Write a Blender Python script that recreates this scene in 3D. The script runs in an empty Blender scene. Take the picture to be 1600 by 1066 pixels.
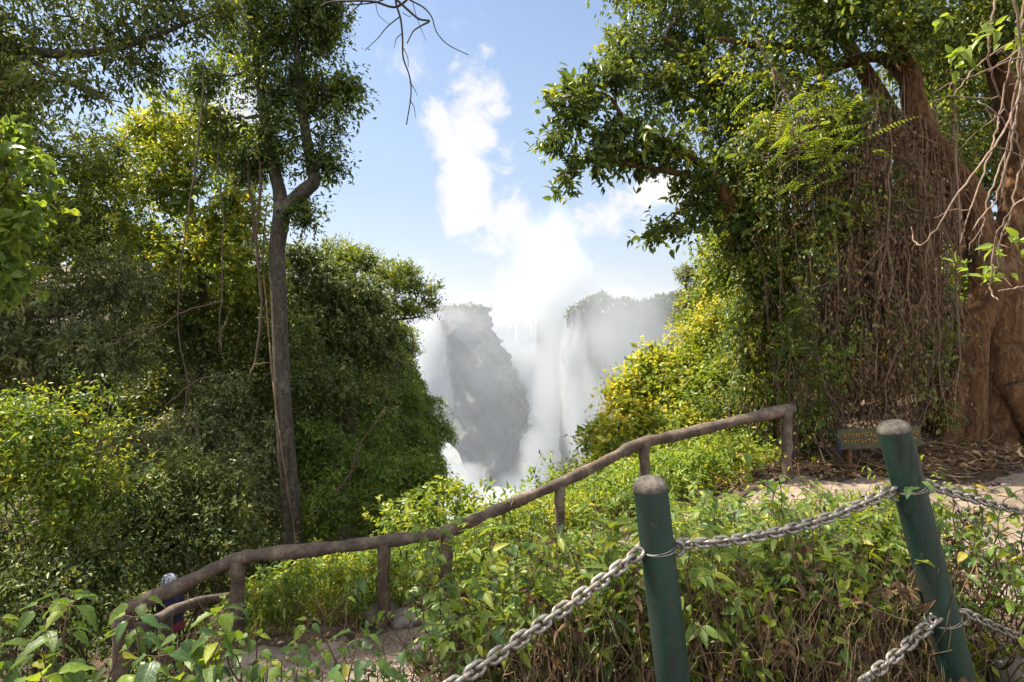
import bpy, math, random
import numpy as np
from mathutils import Vector, Matrix

# ------------------------------------------------------------------ camera, world, sun, exposure
S = bpy.context.scene
COL = S.collection
F = 889.0            # focal length in pixels of the 1600 px wide photograph
EYE = 1.6            # eye height above the viewpoint's ground
cam = bpy.data.cameras.new('camera')
camo = bpy.data.objects.new('camera', cam)
COL.objects.link(camo)
camo.location = (0, 0, EYE)
camo.rotation_euler = (math.radians(90), 0, 0)
cam.sensor_width = 36.0
cam.lens = 36.0 * F / 1600.0
cam.shift_y = -(533 - 490) / 1600.0
cam.clip_start = 0.05
cam.clip_end = 20000
S.camera = camo

SUN_EL = math.radians(57)
SUN_AZ = math.radians(-66)          # from +Y (view direction) towards -X (left)
to_sun = Vector((math.sin(SUN_AZ) * math.cos(SUN_EL), math.cos(SUN_AZ) * math.cos(SUN_EL), math.sin(SUN_EL)))
sl = bpy.data.lights.new('sun', 'SUN')
sl.energy = 4.3
sl.angle = math.radians(0.53)
sl.color = (1.0, 0.90, 0.73)
so = bpy.data.objects.new('sun', sl)
COL.objects.link(so)
so.rotation_euler = to_sun.to_track_quat('Z', 'Y').to_euler()
so.location = (-30, 20, 60)

S.view_settings.view_transform = 'Standard'
S.view_settings.look = 'None'
S.view_settings.gamma = 1
S.view_settings.use_curve_mapping = False
S.view_settings.exposure = 1.82
cy = S.cycles
cy.use_denoising = True
cy.max_bounces = 10
cy.diffuse_bounces = 5
cy.glossy_bounces = 2
cy.transmission_bounces = 5
cy.volume_bounces = 4
cy.transparent_max_bounces = 8
cy.caustics_reflective = False
cy.caustics_refractive = False
cy.sample_clamp_indirect = 6
cy.volume_step_rate = 1.0
cy.volume_max_steps = 256


def NN(nt, t, x=0, **kw):
    n = nt.nodes.new(t)
    for k, v in kw.items():
        setattr(n, k, v)
    return n


def mth(nt, op, a, b=None, c=None, clamp=False):
    n = nt.nodes.new('ShaderNodeMath')
    n.operation = op
    n.use_clamp = clamp
    for i, v in enumerate((a, b, c)):
        if v is None:
            continue
        if isinstance(v, (int, float)):
            n.inputs[i].default_value = v
        else:
            nt.links.new(v, n.inputs[i])
    return n.outputs[0]


def azel(px, py):
    x, z = (px - 800) / F, (490 - py) / F
    return math.atan2(x, 1), math.atan2(z, math.hypot(x, 1))


def make_world():
    w = bpy.data.worlds.new('World')
    S.world = w
    w.use_nodes = True
    nt = w.node_tree
    nt.nodes.clear()
    L = nt.links.new
    out = NN(nt, 'ShaderNodeOutputWorld')
    bg = NN(nt, 'ShaderNodeBackground')
    bg.inputs['Strength'].default_value = 0.066
    sky = NN(nt, 'ShaderNodeTexSky')
    sky.sky_type = 'NISHITA'
    sky.sun_disc = False
    sky.sun_elevation = SUN_EL
    sky.sun_rotation = SUN_AZ
    sky.air_density = 1.0
    sky.dust_density = 1.0
    sky.ozone_density = 1.5
    sky.altitude = 900
    tc = NN(nt, 'ShaderNodeTexCoord')
    sep = NN(nt, 'ShaderNodeSeparateXYZ')
    L(tc.outputs['Generated'], sep.inputs[0])
    az = mth(nt, 'ARCTAN2', sep.outputs[0], sep.outputs[1])
    el = mth(nt, 'ARCSINE', sep.outputs[2])
    n1 = NN(nt, 'ShaderNodeTexNoise')
    n1.inputs['Scale'].default_value = 12.0
    n1.inputs['Detail'].default_value = 9.0
    n1.inputs['Roughness'].default_value = 0.62
    n1.inputs['Distortion'].default_value = 0.4
    L(tc.outputs['Generated'], n1.inputs['Vector'])
    nz = n1.outputs['Fac']
    # banks of cloud: (px, py, rx, ry, amount)
    blobs = [(745, 150, 52, 62, 1.0), (715, 205, 70, 50, 1.05), (728, 280, 42, 85, 1.0), (770, 345, 80, 55, .8), (735, 330, 55, 60, .75),
             (800, 250, 60, 45, .5), (1040, 300, 95, 26, .95), (950, 350, 60, 40, .7), (885, 430, 90, 70, .5),
             (640, 440, 120, 50, .32), (830, 460, 110, 60, .4), (1000, 462, 130, 16, .6), (640, 130, 60, 60, .2), (850, 230, 40, 50, .3),
             (1250, 250, 90, 60, .5), (300, 150, 160, 70, .45)]
    acc = None
    for px, py, rx, ry, a in blobs:
        a0, e0 = azel(px, py)
        dx = mth(nt, 'MULTIPLY', mth(nt, 'SUBTRACT', az, a0), F / rx)
        dy = mth(nt, 'MULTIPLY', mth(nt, 'SUBTRACT', el, e0), F / ry)
        d2 = mth(nt, 'ADD', mth(nt, 'MULTIPLY', dx, dx), mth(nt, 'MULTIPLY', dy, dy))
        m = mth(nt, 'MULTIPLY', mth(nt, 'SUBTRACT', 1.0, mth(nt, 'MULTIPLY', d2, 0.62), clamp=True), a)
        acc = m if acc is None else mth(nt, 'SMOOTH_MAX', acc, m, 0.12)
    # hazy brightening low over the horizon
    lo = mth(nt, 'MULTIPLY', mth(nt, 'POWER', mth(nt, 'SUBTRACT', 1.0, mth(nt, 'MULTIPLY', mth(nt, 'ABSOLUTE', el), 1.55), clamp=True), 1.3), 0.95)
    t = mth(nt, 'ADD', acc, mth(nt, 'MULTIPLY', mth(nt, 'SUBTRACT', nz, 0.5), 2.6))
    mr = NN(nt, 'ShaderNodeMapRange', interpolation_type='SMOOTHSTEP')
    mr.inputs[1].default_value = 0.26
    mr.inputs[2].default_value = 0.80
    L(t, mr.inputs[0])
    gate = mth(nt, 'MULTIPLY', mr.outputs[0], mth(nt, 'MULTIPLY', acc, 3.0, clamp=True))
    fac = mth(nt, 'MULTIPLY', gate, 0.93)
    mix = NN(nt, 'ShaderNodeMix', data_type='RGBA')
    L(fac, mix.inputs['Factor'])
    # the sky's own colour, lifted towards the pale blue of the humid air
    hz = NN(nt, 'ShaderNodeMix', data_type='RGBA', blend_type='MULTIPLY')
    hz.inputs['Factor'].default_value = 1.0
    L(sky.outputs[0], hz.inputs['A'])
    hz.inputs['B'].default_value = (1.1, 1.02, .94, 1)
    hm = NN(nt, 'ShaderNodeMix', data_type='RGBA')
    L(lo, hm.inputs['Factor'])
    L(hz.outputs['Result'], hm.inputs['A'])
    hm.inputs['B'].default_value = (2.4, 2.8, 3.35, 1)
    L(hm.outputs['Result'], mix.inputs['A'])
    mix.inputs['B'].default_value = (4.4, 4.35, 4.35, 1)
    # bright broken cloud added overhead and behind the viewpoint, unseen, to lift the shade
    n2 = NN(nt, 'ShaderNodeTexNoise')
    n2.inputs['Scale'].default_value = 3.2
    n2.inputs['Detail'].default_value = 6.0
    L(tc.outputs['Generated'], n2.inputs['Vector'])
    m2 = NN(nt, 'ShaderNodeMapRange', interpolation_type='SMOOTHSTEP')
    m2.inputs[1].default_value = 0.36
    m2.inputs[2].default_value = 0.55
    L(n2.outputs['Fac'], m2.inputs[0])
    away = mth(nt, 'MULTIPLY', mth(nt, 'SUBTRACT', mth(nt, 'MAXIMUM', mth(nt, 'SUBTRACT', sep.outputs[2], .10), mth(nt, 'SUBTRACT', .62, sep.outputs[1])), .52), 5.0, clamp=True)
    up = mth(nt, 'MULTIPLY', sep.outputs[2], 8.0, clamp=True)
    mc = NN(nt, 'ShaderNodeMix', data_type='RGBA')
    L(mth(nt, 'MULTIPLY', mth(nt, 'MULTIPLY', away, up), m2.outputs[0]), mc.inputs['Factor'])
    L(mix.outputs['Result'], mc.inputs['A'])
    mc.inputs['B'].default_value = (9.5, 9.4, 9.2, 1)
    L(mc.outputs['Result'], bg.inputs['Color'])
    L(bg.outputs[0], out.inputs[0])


make_world()

# ------------------------------------------------------------------ helpers
rng = np.random.default_rng(11)
V3 = lambda *a: np.array(a, float)


def P(px, py, d):
    """a point seen at pixel (px, py) of the photograph, d metres in front of the eye"""
    return V3((px - 800) / F * d, d, EYE + (490 - py) / F * d)


def nrm(v):
    return v / np.maximum(np.linalg.norm(v, axis=-1, keepdims=True), 1e-9)


def catmull(pts, n=6):
    p = np.asarray(pts, float)
    q = np.vstack([2 * p[0] - p[1], p, 2 * p[-1] - p[-2]])
    out = []
    for i in range(len(p) - 1):
        a, b, c, d = q[i], q[i + 1], q[i + 2], q[i + 3]
        for t in np.linspace(0, 1, n, endpoint=False):
            out.append(.5 * (2 * b + (c - a) * t + (2 * a - 5 * b + 4 * c - d) * t * t + (3 * b - a - 3 * c + d) * t ** 3))
    out.append(p[-1])
    return np.array(out)


class MB:
    """collects triangles and quads, links them as one mesh object"""

    def __init__(s):
        s.v, s.t, s.q, s.tint, s.uv, s.n = [], [], [], [], [], 0
        s.tm, s.qm = [], []

    def add(s, v, t=None, q=None, tint=0.5, uv=None, mi=0):
        v = np.asarray(v, float)
        if t is not None and len(t):
            s.t.append(np.asarray(t) + s.n); s.tm.append(np.full(len(t), mi))
        if q is not None and len(q):
            s.q.append(np.asarray(q) + s.n); s.qm.append(np.full(len(q), mi))
        s.v.append(v)
        s.tint.append(np.full(len(v), tint) if np.isscalar(tint) else np.asarray(tint, float))
        s.uv.append(np.zeros((len(v), 3)) if uv is None else uv)
        s.n += len(v)

    def tube(s, pts, rad, sides=7, cap=True, tint=0.5, mi=0, wob=0.0):
        p = np.asarray(pts, float)
        n = len(p)
        r = np.broadcast_to(np.asarray(rad, float), (n,)) if np.ndim(rad) < 2 else rad
        tg = nrm(np.gradient(p, axis=0))
        ref = V3(0, 0, 1) if abs(tg[0][2]) < .9 else V3(1, 0, 0)
        u = nrm(np.cross(tg[0], ref))
        ring = np.linspace(0, 2 * math.pi, sides, endpoint=False)
        out = np.empty((n, sides, 3))
        ph = rng.uniform(0, 6.28, 3)
        for i in range(n):
            u = u - tg[i] * np.dot(u, tg[i])
            u = u / max(np.linalg.norm(u), 1e-9)
            w = np.cross(tg[i], u)
            rr = r[i]
            if wob:
                rr = r[i] * (1 + wob * (np.sin(ring * 2 + ph[0] + i * .05) + .6 * np.sin(ring * 3 + ph[1] - i * .07) + .35 * np.sin(ring * 5 + ph[2] + i * .11)))
            out[i] = p[i] + (np.cos(ring) * rr)[:, None] * u + (np.sin(ring) * rr)[:, None] * w
        idx = np.arange(n * sides).reshape(n, sides)
        q = np.stack([idx[:-1], np.roll(idx, -1, 1)[:-1], np.roll(idx, -1, 1)[1:], idx[1:]], -1).reshape(-1, 4)
        v = out.reshape(-1, 3)
        t = None
        if cap:
            v = np.vstack([v, p[0] - tg[0] * r[0] * .25, p[-1] + tg[-1] * r[-1] * .25])
            k = n * sides
            a = idx[0]; b = idx[-1]
            t = np.vstack([np.stack([np.roll(a, -1), a, np.full(sides, k)], -1), np.stack([b, np.roll(b, -1), np.full(sides, k + 1)], -1)])
        s.add(v, t, q, tint, None, mi)

    def grid(s, g, tint=0.5, close=False, mi=0):
        n, m = g.shape[:2]
        idx = np.arange(n * m).reshape(n, m)
        q = np.stack([idx[:-1, :-1], idx[:-1, 1:], idx[1:, 1:], idx[1:, :-1]], -1).reshape(-1, 4)
        s.add(g.reshape(-1, 3), None, q, tint, None, mi)

    def build(s, name, mats, parent=None, origin=None, smooth=True, outward=False):
        me = bpy.data.meshes.new(name)
        v = np.concatenate(s.v) if s.v else np.zeros((0, 3))
        if origin is not None:
            v = v - np.asarray(origin)
        t = np.concatenate(s.t) if s.t else np.zeros((0, 3), int)
        q = np.concatenate(s.q) if s.q else np.zeros((0, 4), int)
        me.vertices.add(len(v)); me.vertices.foreach_set('co', v.astype(np.float32).ravel())
        nl = len(t) * 3 + len(q) * 4
        me.loops.add(nl); me.loops.foreach_set('vertex_index', np.concatenate([t.ravel(), q.ravel()]).astype(np.int32))
        me.polygons.add(len(t) + len(q))
        st = np.concatenate([np.arange(len(t)) * 3, len(t) * 3 + np.arange(len(q)) * 4]).astype(np.int32)
        me.polygons.foreach_set('loop_start', st)
        me.polygons.foreach_set('use_smooth', np.full(len(t) + len(q), bool(smooth)))
        mi = np.concatenate(([np.concatenate(s.tm)] if s.tm else []) + ([np.concatenate(s.qm)] if s.qm else [])) if nl else np.zeros(0)
        me.polygons.foreach_set('material_index', mi.astype(np.int32))
        a = me.attributes.new('tint', 'FLOAT', 'POINT')
        a.data.foreach_set('value', np.concatenate(s.tint).astype(np.float32) if s.tint else np.zeros(0, np.float32))
        b = me.attributes.new('leafuv', 'FLOAT_VECTOR', 'POINT')
        b.data.foreach_set('vector', (np.concatenate(s.uv) if s.uv else np.zeros((0, 3))).astype(np.float32).ravel())
        for m in (mats if isinstance(mats, (list, tuple)) else [mats]):
            me.materials.append(m)
        me.update(calc_edges=True)
        if outward:
            import bmesh
            bm = bmesh.new(); bm.from_mesh(me); bmesh.ops.remove_doubles(bm, verts=bm.verts, dist=1e-5); bmesh.ops.recalc_face_normals(bm, faces=bm.faces); bm.to_mesh(me); bm.free()
        me.validate()
        o = bpy.data.objects.new(name, me)
        COL.objects.link(o)
        if parent is not None:
            o.parent = parent
        elif origin is not None:
            o.location = tuple(origin)
        return o


def tag(o, label=None, cat=None, group=None, kind=None):
    if label: o['label'] = label
    if cat: o['category'] = cat
    if group: o['group'] = group
    if kind: o['kind'] = kind
    return o


def thing(name, label, cat, loc, group=None):
    o = bpy.data.objects.new(name, None)
    COL.objects.link(o)
    o.location = tuple(loc)
    o.empty_display_size = .2
    return tag(o, label, cat, group)


# ------------------------------------------------------------------ materials
def newmat(name):
    m = bpy.data.materials.new(name)
    m.use_nodes = True
    nt = m.node_tree
    nt.nodes.clear()
    return m, nt, NN(nt, 'ShaderNodeOutputMaterial')


def ramp(nt, fac, cols):
    r = NN(nt, 'ShaderNodeValToRGB')
    e = r.color_ramp.elements
    while len(e) < len(cols):
        e.new(.5)
    for i, (p, c) in enumerate(cols):
        e[i].position = p
        e[i].color = (*c, 1)
    nt.links.new(fac, r.inputs[0])
    return r.outputs[0]


def leaf_mat(name, cols, trans=.38, rough=.42, veins=False, boost=(1.9, 1.72, .78)):
    m, nt, out = newmat(name)
    L = nt.links.new
    at = NN(nt, 'ShaderNodeAttribute', attribute_name='tint')
    c = ramp(nt, at.outputs['Fac'], [(p_, tuple(v * 1.5 for v in c_)) for p_, c_ in cols])
    bsdf = NN(nt, 'ShaderNodeBsdfPrincipled')
    bsdf.inputs['Roughness'].default_value = rough
    bsdf.inputs['Specular IOR Level'].default_value = .32
    if veins:
        uv = NN(nt, 'ShaderNodeAttribute', attribute_name='leafuv')
        sp = NN(nt, 'ShaderNodeSeparateXYZ')
        L(uv.outputs['Vector'], sp.inputs[0])
        av = mth(nt, 'ABSOLUTE', sp.outputs[1])
        ph = mth(nt, 'SUBTRACT', mth(nt, 'MULTIPLY', sp.outputs[0], 7.0), mth(nt, 'MULTIPLY', av, 3.2))
        st = mth(nt, 'ABSOLUTE', mth(nt, 'SUBTRACT', mth(nt, 'FRACT', ph), .5))
        vein = mth(nt, 'MULTIPLY', mth(nt, 'SUBTRACT', .5, mth(nt, 'MULTIPLY', st, 6.0), clamp=True), .55)
        mid = mth(nt, 'SUBTRACT', 1.0, mth(nt, 'MULTIPLY', av, 14.0), clamp=True)
        vf = mth(nt, 'MAXIMUM', vein, mid)
        nz = NN(nt, 'ShaderNodeTexNoise')
        nz.inputs['Scale'].default_value = 60
        nz.inputs['Detail'].default_value = 4
        mx = NN(nt, 'ShaderNodeMix', data_type='RGBA')
        L(mth(nt, 'MULTIPLY', vf, .35), mx.inputs['Factor'])
        L(c, mx.inputs['A'])
        mx.inputs['B'].default_value = (.17, .22, .07, 1)
        mt = NN(nt, 'ShaderNodeMix', data_type='RGBA', blend_type='MULTIPLY')
        mt.inputs['Factor'].default_value = 1
        L(mx.outputs['Result'], mt.inputs['A'])
        L(ramp(nt, nz.outputs['Fac'], [(.3, (.65, .65, .6)), (.7, (1.25, 1.2, 1.1))]), mt.inputs['B'])
        c = mt.outputs['Result']
        bp = NN(nt, 'ShaderNodeBump')
        bp.inputs['Strength'].default_value = .35
        bp.inputs['Distance'].default_value = .002
        L(mth(nt, 'SUBTRACT', 1.0, vf), bp.inputs['Height'])
        L(bp.outputs[0], bsdf.inputs['Normal'])
    L(c, bsdf.inputs['Base Color'])
    tr = NN(nt, 'ShaderNodeBsdfTranslucent')
    mu = NN(nt, 'ShaderNodeMix', data_type='RGBA', blend_type='MULTIPLY')
    mu.inputs['Factor'].default_value = 1
    L(c, mu.inputs['A'])
    mu.inputs['B'].default_value = (*boost, 1)
    L(mu.outputs['Result'], tr.inputs['Color'])
    mix = NN(nt, 'ShaderNodeMixShader')
    mix.inputs[0].default_value = trans
    L(bsdf.outputs[0], mix.inputs[1])
    L(tr.outputs[0], mix.inputs[2])
    L(mix.outputs[0], out.inputs[0])
    return m


def noise_mat(name, cols, scale=8, detail=8, rough=.85, bump=.5, bdist=.02, stretch=(1, 1, 1), scale2=None, cols2=None, spec=.3, coord='Object', metallic=0):
    m, nt, out = newmat(name)
    L = nt.links.new
    tc = NN(nt, 'ShaderNodeTexCoord')
    mp = NN(nt, 'ShaderNodeMapping')
    mp.inputs['Scale'].default_value = stretch
    L(tc.outputs[coord], mp.inputs[0])
    nz = NN(nt, 'ShaderNodeTexNoise')
    nz.inputs['Scale'].default_value = scale
    nz.inputs['Detail'].default_value = detail
    nz.inputs['Roughness'].default_value = .62
    L(mp.outputs[0], nz.inputs['Vector'])
    c = ramp(nt, nz.outputs['Fac'], cols)
    if scale2:
        n2 = NN(nt, 'ShaderNodeTexNoise')
        n2.inputs['Scale'].default_value = scale2
        n2.inputs['Detail'].default_value = 6
        L(mp.outputs[0], n2.inputs['Vector'])
        mx = NN(nt, 'ShaderNodeMix', data_type='RGBA', blend_type='MULTIPLY')
        mx.inputs['Factor'].default_value = 1
        L(c, mx.inputs['A'])
        L(ramp(nt, n2.outputs['Fac'], cols2), mx.inputs['B'])
        c = mx.outputs['Result']
    b = NN(nt, 'ShaderNodeBsdfPrincipled')
    L(c, b.inputs['Base Color'])
    b.inputs['Roughness'].default_value = rough
    b.inputs['Metallic'].default_value = metallic
    b.inputs['Specular IOR Level'].default_value = spec
    if bump:
        bp = NN(nt, 'ShaderNodeBump')
        bp.inputs['Strength'].default_value = bump
        bp.inputs['Distance'].default_value = bdist
        L(nz.outputs['Fac'], bp.inputs['Height'])
        L(bp.outputs[0], b.inputs['Normal'])
    L(b.outputs[0], out.inputs[0])
    return m


M = {}
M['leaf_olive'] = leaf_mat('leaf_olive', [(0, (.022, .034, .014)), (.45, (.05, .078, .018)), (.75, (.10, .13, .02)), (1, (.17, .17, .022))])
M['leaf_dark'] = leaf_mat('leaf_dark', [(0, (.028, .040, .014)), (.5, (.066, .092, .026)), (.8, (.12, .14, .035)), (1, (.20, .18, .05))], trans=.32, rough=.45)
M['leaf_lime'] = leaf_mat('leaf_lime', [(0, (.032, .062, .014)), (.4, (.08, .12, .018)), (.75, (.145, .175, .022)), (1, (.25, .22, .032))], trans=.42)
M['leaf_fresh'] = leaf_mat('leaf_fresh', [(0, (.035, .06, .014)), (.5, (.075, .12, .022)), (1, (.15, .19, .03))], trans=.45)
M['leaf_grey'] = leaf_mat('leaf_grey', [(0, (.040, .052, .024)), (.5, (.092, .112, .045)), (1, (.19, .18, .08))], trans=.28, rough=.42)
M['leaf_herb_deep'] = leaf_mat('leaf_herb_deep', [(0, (.018, .042, .016)), (.5, (.04, .085, .022)), (.85, (.08, .13, .03)), (1, (.17, .17, .03))], trans=.34, rough=.4, veins=True)
M['leaf_dry'] = leaf_mat('leaf_dry', [(0, (.025, .016, .01)), (.5, (.09, .055, .028)), (.8, (.17, .11, .055)), (1, (.30, .22, .12))], trans=.2, rough=.7, boost=(1.3, 1.1, .8))
M['leaf_herb'] = leaf_mat('leaf_herb', [(0, (.03, .055, .018)), (.4, (.06, .105, .02)), (.7, (.11, .16, .022)), (.9, (.19, .20, .022)), (1, (.28, .20, .04))], trans=.42, rough=.45, veins=True)
def bark_mat(name, cols, lichen, scale=7.0, stretch=(1, 1, .12), cw=.16):
    m, nt, out = newmat(name)
    L = nt.links.new
    tc = NN(nt, 'ShaderNodeTexCoord')
    mp = NN(nt, 'ShaderNodeMapping')
    mp.inputs['Scale'].default_value = stretch
    L(tc.outputs['Object'], mp.inputs[0])
    wn = NN(nt, 'ShaderNodeTexNoise')
    wn.inputs['Scale'].default_value = 4
    wn.inputs['Detail'].default_value = 6
    L(tc.outputs['Object'], wn.inputs['Vector'])
    va = NN(nt, 'ShaderNodeVectorMath', operation='MULTIPLY_ADD')
    L(wn.outputs['Color'], va.inputs[0])
    va.inputs[1].default_value = (.22, .22, .22)
    L(mp.outputs[0], va.inputs[2])
    vo = NN(nt, 'ShaderNodeTexVoronoi', feature='DISTANCE_TO_EDGE')
    vo.inputs['Scale'].default_value = scale * 1.7
    L(va.outputs[0], vo.inputs['Vector'])
    crack = mth(nt, 'MULTIPLY', vo.outputs['Distance'], 5.0, clamp=True)
    nz = NN(nt, 'ShaderNodeTexNoise')
    nz.inputs['Scale'].default_value = scale * 3
    nz.inputs['Detail'].default_value = 10
    nz.inputs['Roughness'].default_value = .68
    L(va.outputs[0], nz.inputs['Vector'])
    big = NN(nt, 'ShaderNodeTexNoise')
    big.inputs['Scale'].default_value = 2.1
    big.inputs['Detail'].default_value = 8
    big.inputs['Roughness'].default_value = .7
    L(tc.outputs['Object'], big.inputs['Vector'])
    h = mth(nt, 'ADD', mth(nt, 'MULTIPLY', crack, cw), mth(nt, 'MULTIPLY', nz.outputs['Fac'], 1.25 - cw))
    c = ramp(nt, mth(nt, 'MULTIPLY', h, .8), cols)
    mx = NN(nt, 'ShaderNodeMix', data_type='RGBA')
    lf = NN(nt, 'ShaderNodeMapRange')
    lf.inputs[1].default_value = .54; lf.inputs[2].default_value = .64
    L(big.outputs['Fac'], lf.inputs[0])
    L(mth(nt, 'MULTIPLY', lf.outputs[0], .6), mx.inputs['Factor'])
    L(c, mx.inputs['A'])
    mx.inputs['B'].default_value = (*lichen, 1)
    b = NN(nt, 'ShaderNodeBsdfPrincipled')
    b.inputs['Roughness'].default_value = .88
    b.inputs['Specular IOR Level'].default_value = .2
    L(mx.outputs['Result'], b.inputs['Base Color'])
    bp = NN(nt, 'ShaderNodeBump')
    bp.inputs['Strength'].default_value = 1.0
    bp.inputs['Distance'].default_value = .035
    L(h, bp.inputs['Height'])
    L(bp.outputs[0], b.inputs['Normal'])
    L(b.outputs[0], out.inputs[0])
    return m


M['bark_grey'] = bark_mat('bark_grey', [(.25, (.020, .017, .014)), (.5, (.078, .066, .053)), (.8, (.18, .155, .125))], (.19, .185, .15))
M['bark_brown'] = bark_mat('bark_brown', [(.25, (.020, .011, .006)), (.5, (.105, .052, .024)), (.8, (.27, .15, .075))], (.22, .15, .09), scale=6.0, stretch=(1, 1, .16), cw=.13)
M['twig'] = noise_mat('twig', [(.3, (.05, .035, .025)), (.7, (.16, .11, .08))], scale=30, bump=.3, bdist=.004)
M['twig_dark'] = noise_mat('twig_dark', [(.3, (.02, .016, .013)), (.7, (.06, .048, .04))], scale=30, bump=.3, bdist=.004)
M['root'] = noise_mat('root', [(.3, (.06, .038, .025)), (.5, (.16, .105, .068)), (.75, (.33, .24, .17))], scale=6, stretch=(1, 1, .25), bump=.3, bdist=.004)
M['pale_twig'] = noise_mat('pale_twig', [(.3, (.11, .07, .048)), (.7, (.27, .19, .145))], scale=20, bump=.3, bdist=.004)
M['stem'] = noise_mat('stem', [(.3, (.04, .022, .014)), (.7, (.13, .075, .05))], scale=25, bump=.2, bdist=.003)
M['straw'] = noise_mat('straw', [(.3, (.10, .065, .035)), (.7, (.34, .25, .14))], scale=14, bump=0)

M['ground'] = noise_mat('ground', [(.3, (.022, .016, .011)), (.5, (.06, .042, .028)), (.7, (.12, .085, .055))], scale=3.0, detail=10, bump=.7, bdist=.05, scale2=22, cols2=[(.3, (.6, .6, .6)), (.7, (1.25, 1.2, 1.15))])
M['path'] = noise_mat('path', [(.3, (.095, .077, .063)), (.5, (.16, .128, .104)), (.7, (.24, .19, .152))], scale=2.2, detail=12, bump=.9, bdist=.04, scale2=28, cols2=[(.3, (.75, .74, .73)), (.7, (1.12, 1.1, 1.08))])
M['rock'] = noise_mat('rock', [(.3, (.06, .052, .046)), (.5, (.14, .125, .115)), (.7, (.25, .23, .21))], scale=5, detail=10, bump=.8, bdist=.04)
M['cliff'] = noise_mat('cliff', [(.3, (.035, .036, .036)), (.5, (.075, .078, .075)), (.72, (.15, .145, .13))], scale=.12, detail=13, bump=.8, bdist=1.6, stretch=(1, 1, .45), scale2=.03, cols2=[(.35, (.6, .75, .6)), (.65, (1.1, 1.05, 1.0))])
M['moss_cliff'] = noise_mat('moss_cliff', [(.3, (.014, .022, .008)), (.55, (.04, .06, .018)), (.75, (.08, .09, .035))], scale=2.2, detail=10, bump=1, bdist=.15)
M['rail'] = noise_mat('rail', [(.25, (.03, .023, .019)), (.5, (.085, .064, .052)), (.72, (.19, .148, .12))], scale=6, detail=10, bump=.9, bdist=.012, stretch=(1, 1, 1), scale2=45, cols2=[(.3, (.65, .63, .6)), (.7, (1.2, 1.18, 1.15))])
M['post_cement'] = noise_mat('post_cement', [(.3, (.05, .044, .038)), (.6, (.15, .135, .115)), (.8, (.27, .25, .215))], scale=45, detail=10, bump=1, bdist=.006, scale2=12, cols2=[(.3, (.5, .48, .45)), (.7, (1.15, 1.12, 1.1))])
def paint_mat():
    m, nt, out = newmat('green_paint')
    L = nt.links.new
    tc = NN(nt, 'ShaderNodeTexCoord')
    def nz(scale, stretch, detail=8, rough=.65):
        mp = NN(nt, 'ShaderNodeMapping'); mp.inputs['Scale'].default_value = stretch
        L(tc.outputs['Object'], mp.inputs[0])
        n = NN(nt, 'ShaderNodeTexNoise'); n.inputs['Scale'].default_value = scale; n.inputs['Detail'].default_value = detail; n.inputs['Roughness'].default_value = rough
        L(mp.outputs[0], n.inputs['Vector'])
        return n.outputs['Fac']
    base = ramp(nt, nz(7, (1, 1, .4), 10), [(.3, (.006, .021, .016)), (.55, (.009, .038, .027)), (.75, (.018, .060, .040))])
    grime = nz(16, (1, 1, .12), 9)          # drips down the tube
    chips = nz(34, (1, 1, .8), 10, .75)
    scuff = nz(120, (1, 1, .3), 4)
    def over(a, fac, lo, hi, col, amt):
        r = NN(nt, 'ShaderNodeMapRange'); r.inputs[1].default_value = lo; r.inputs[2].default_value = hi
        L(fac, r.inputs[0])
        x = NN(nt, 'ShaderNodeMix', data_type='RGBA')
        L(mth(nt, 'MULTIPLY', r.outputs[0], amt), x.inputs['Factor'])
        L(a, x.inputs['A']); x.inputs['B'].default_value = (*col, 1)
        return x.outputs['Result'], r.outputs[0]
    c, g = over(base, grime, .47, .62, (.018, .015, .010), .8)
    c, _ = over(c, scuff, .62, .72, (.06, .10, .075), .5)
    c, k = over(c, chips, .595, .625, (.075, .045, .028), .9)
    b = NN(nt, 'ShaderNodeBsdfPrincipled')
    L(c, b.inputs['Base Color'])
    L(mth(nt, 'ADD', .48, mth(nt, 'MULTIPLY', mth(nt, 'MAXIMUM', g, k), .4)), b.inputs['Roughness'])
    bp = NN(nt, 'ShaderNodeBump'); bp.inputs['Strength'].default_value = .5; bp.inputs['Distance'].default_value = .003
    L(mth(nt, 'SUBTRACT', mth(nt, 'MULTIPLY', nz(9, (1, 1, .5), 5), .8), k), bp.inputs['Height'])
    L(bp.outputs[0], b.inputs['Normal'])
    L(b.outputs[0], out.inputs[0])
    return m


M['green_paint'] = paint_mat()
M['chain'] = noise_mat('chain', [(.3, (.075, .05, .034)), (.5, (.23, .21, .185)), (.75, (.42, .41, .39))], scale=60, detail=6, rough=.42, bump=.4, bdist=.002, metallic=.55)
M['sign_board'] = noise_mat('sign_board', [(.3, (.035, .036, .022)), (.7, (.09, .085, .05))], scale=14, bump=.3, bdist=.004)
M['sign_paint'] = noise_mat('sign_paint', [(.35, (.26, .12, .012)), (.7, (.50, .26, .035))], scale=25, bump=0)
M['blue_paint'] = noise_mat('blue_paint', [(.3, (.012, .017, .045)), (.7, (.025, .035, .09))], scale=25, bump=0)
M['water'] = noise_mat('water', [(.3, (.62, .64, .66)), (.6, (.85, .87, .88))], scale=.25, detail=10, rough=.6, bump=.6, bdist=.8, stretch=(1, 1, .18))
M['river'] = noise_mat('river', [(.3, (.14, .17, .18)), (.6, (.42, .44, .45))], scale=.05, detail=8, rough=.3, bump=.2, bdist=.3)
M['far_leaf'] = leaf_mat('far_leaf', [(0, (.03, .04, .022)), (1, (.08, .095, .045))], trans=.2)
M['skin'] = noise_mat('skin', [(.3, (.36, .20, .14)), (.7, (.46, .28, .20))], scale=20, bump=0, rough=.5)
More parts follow.
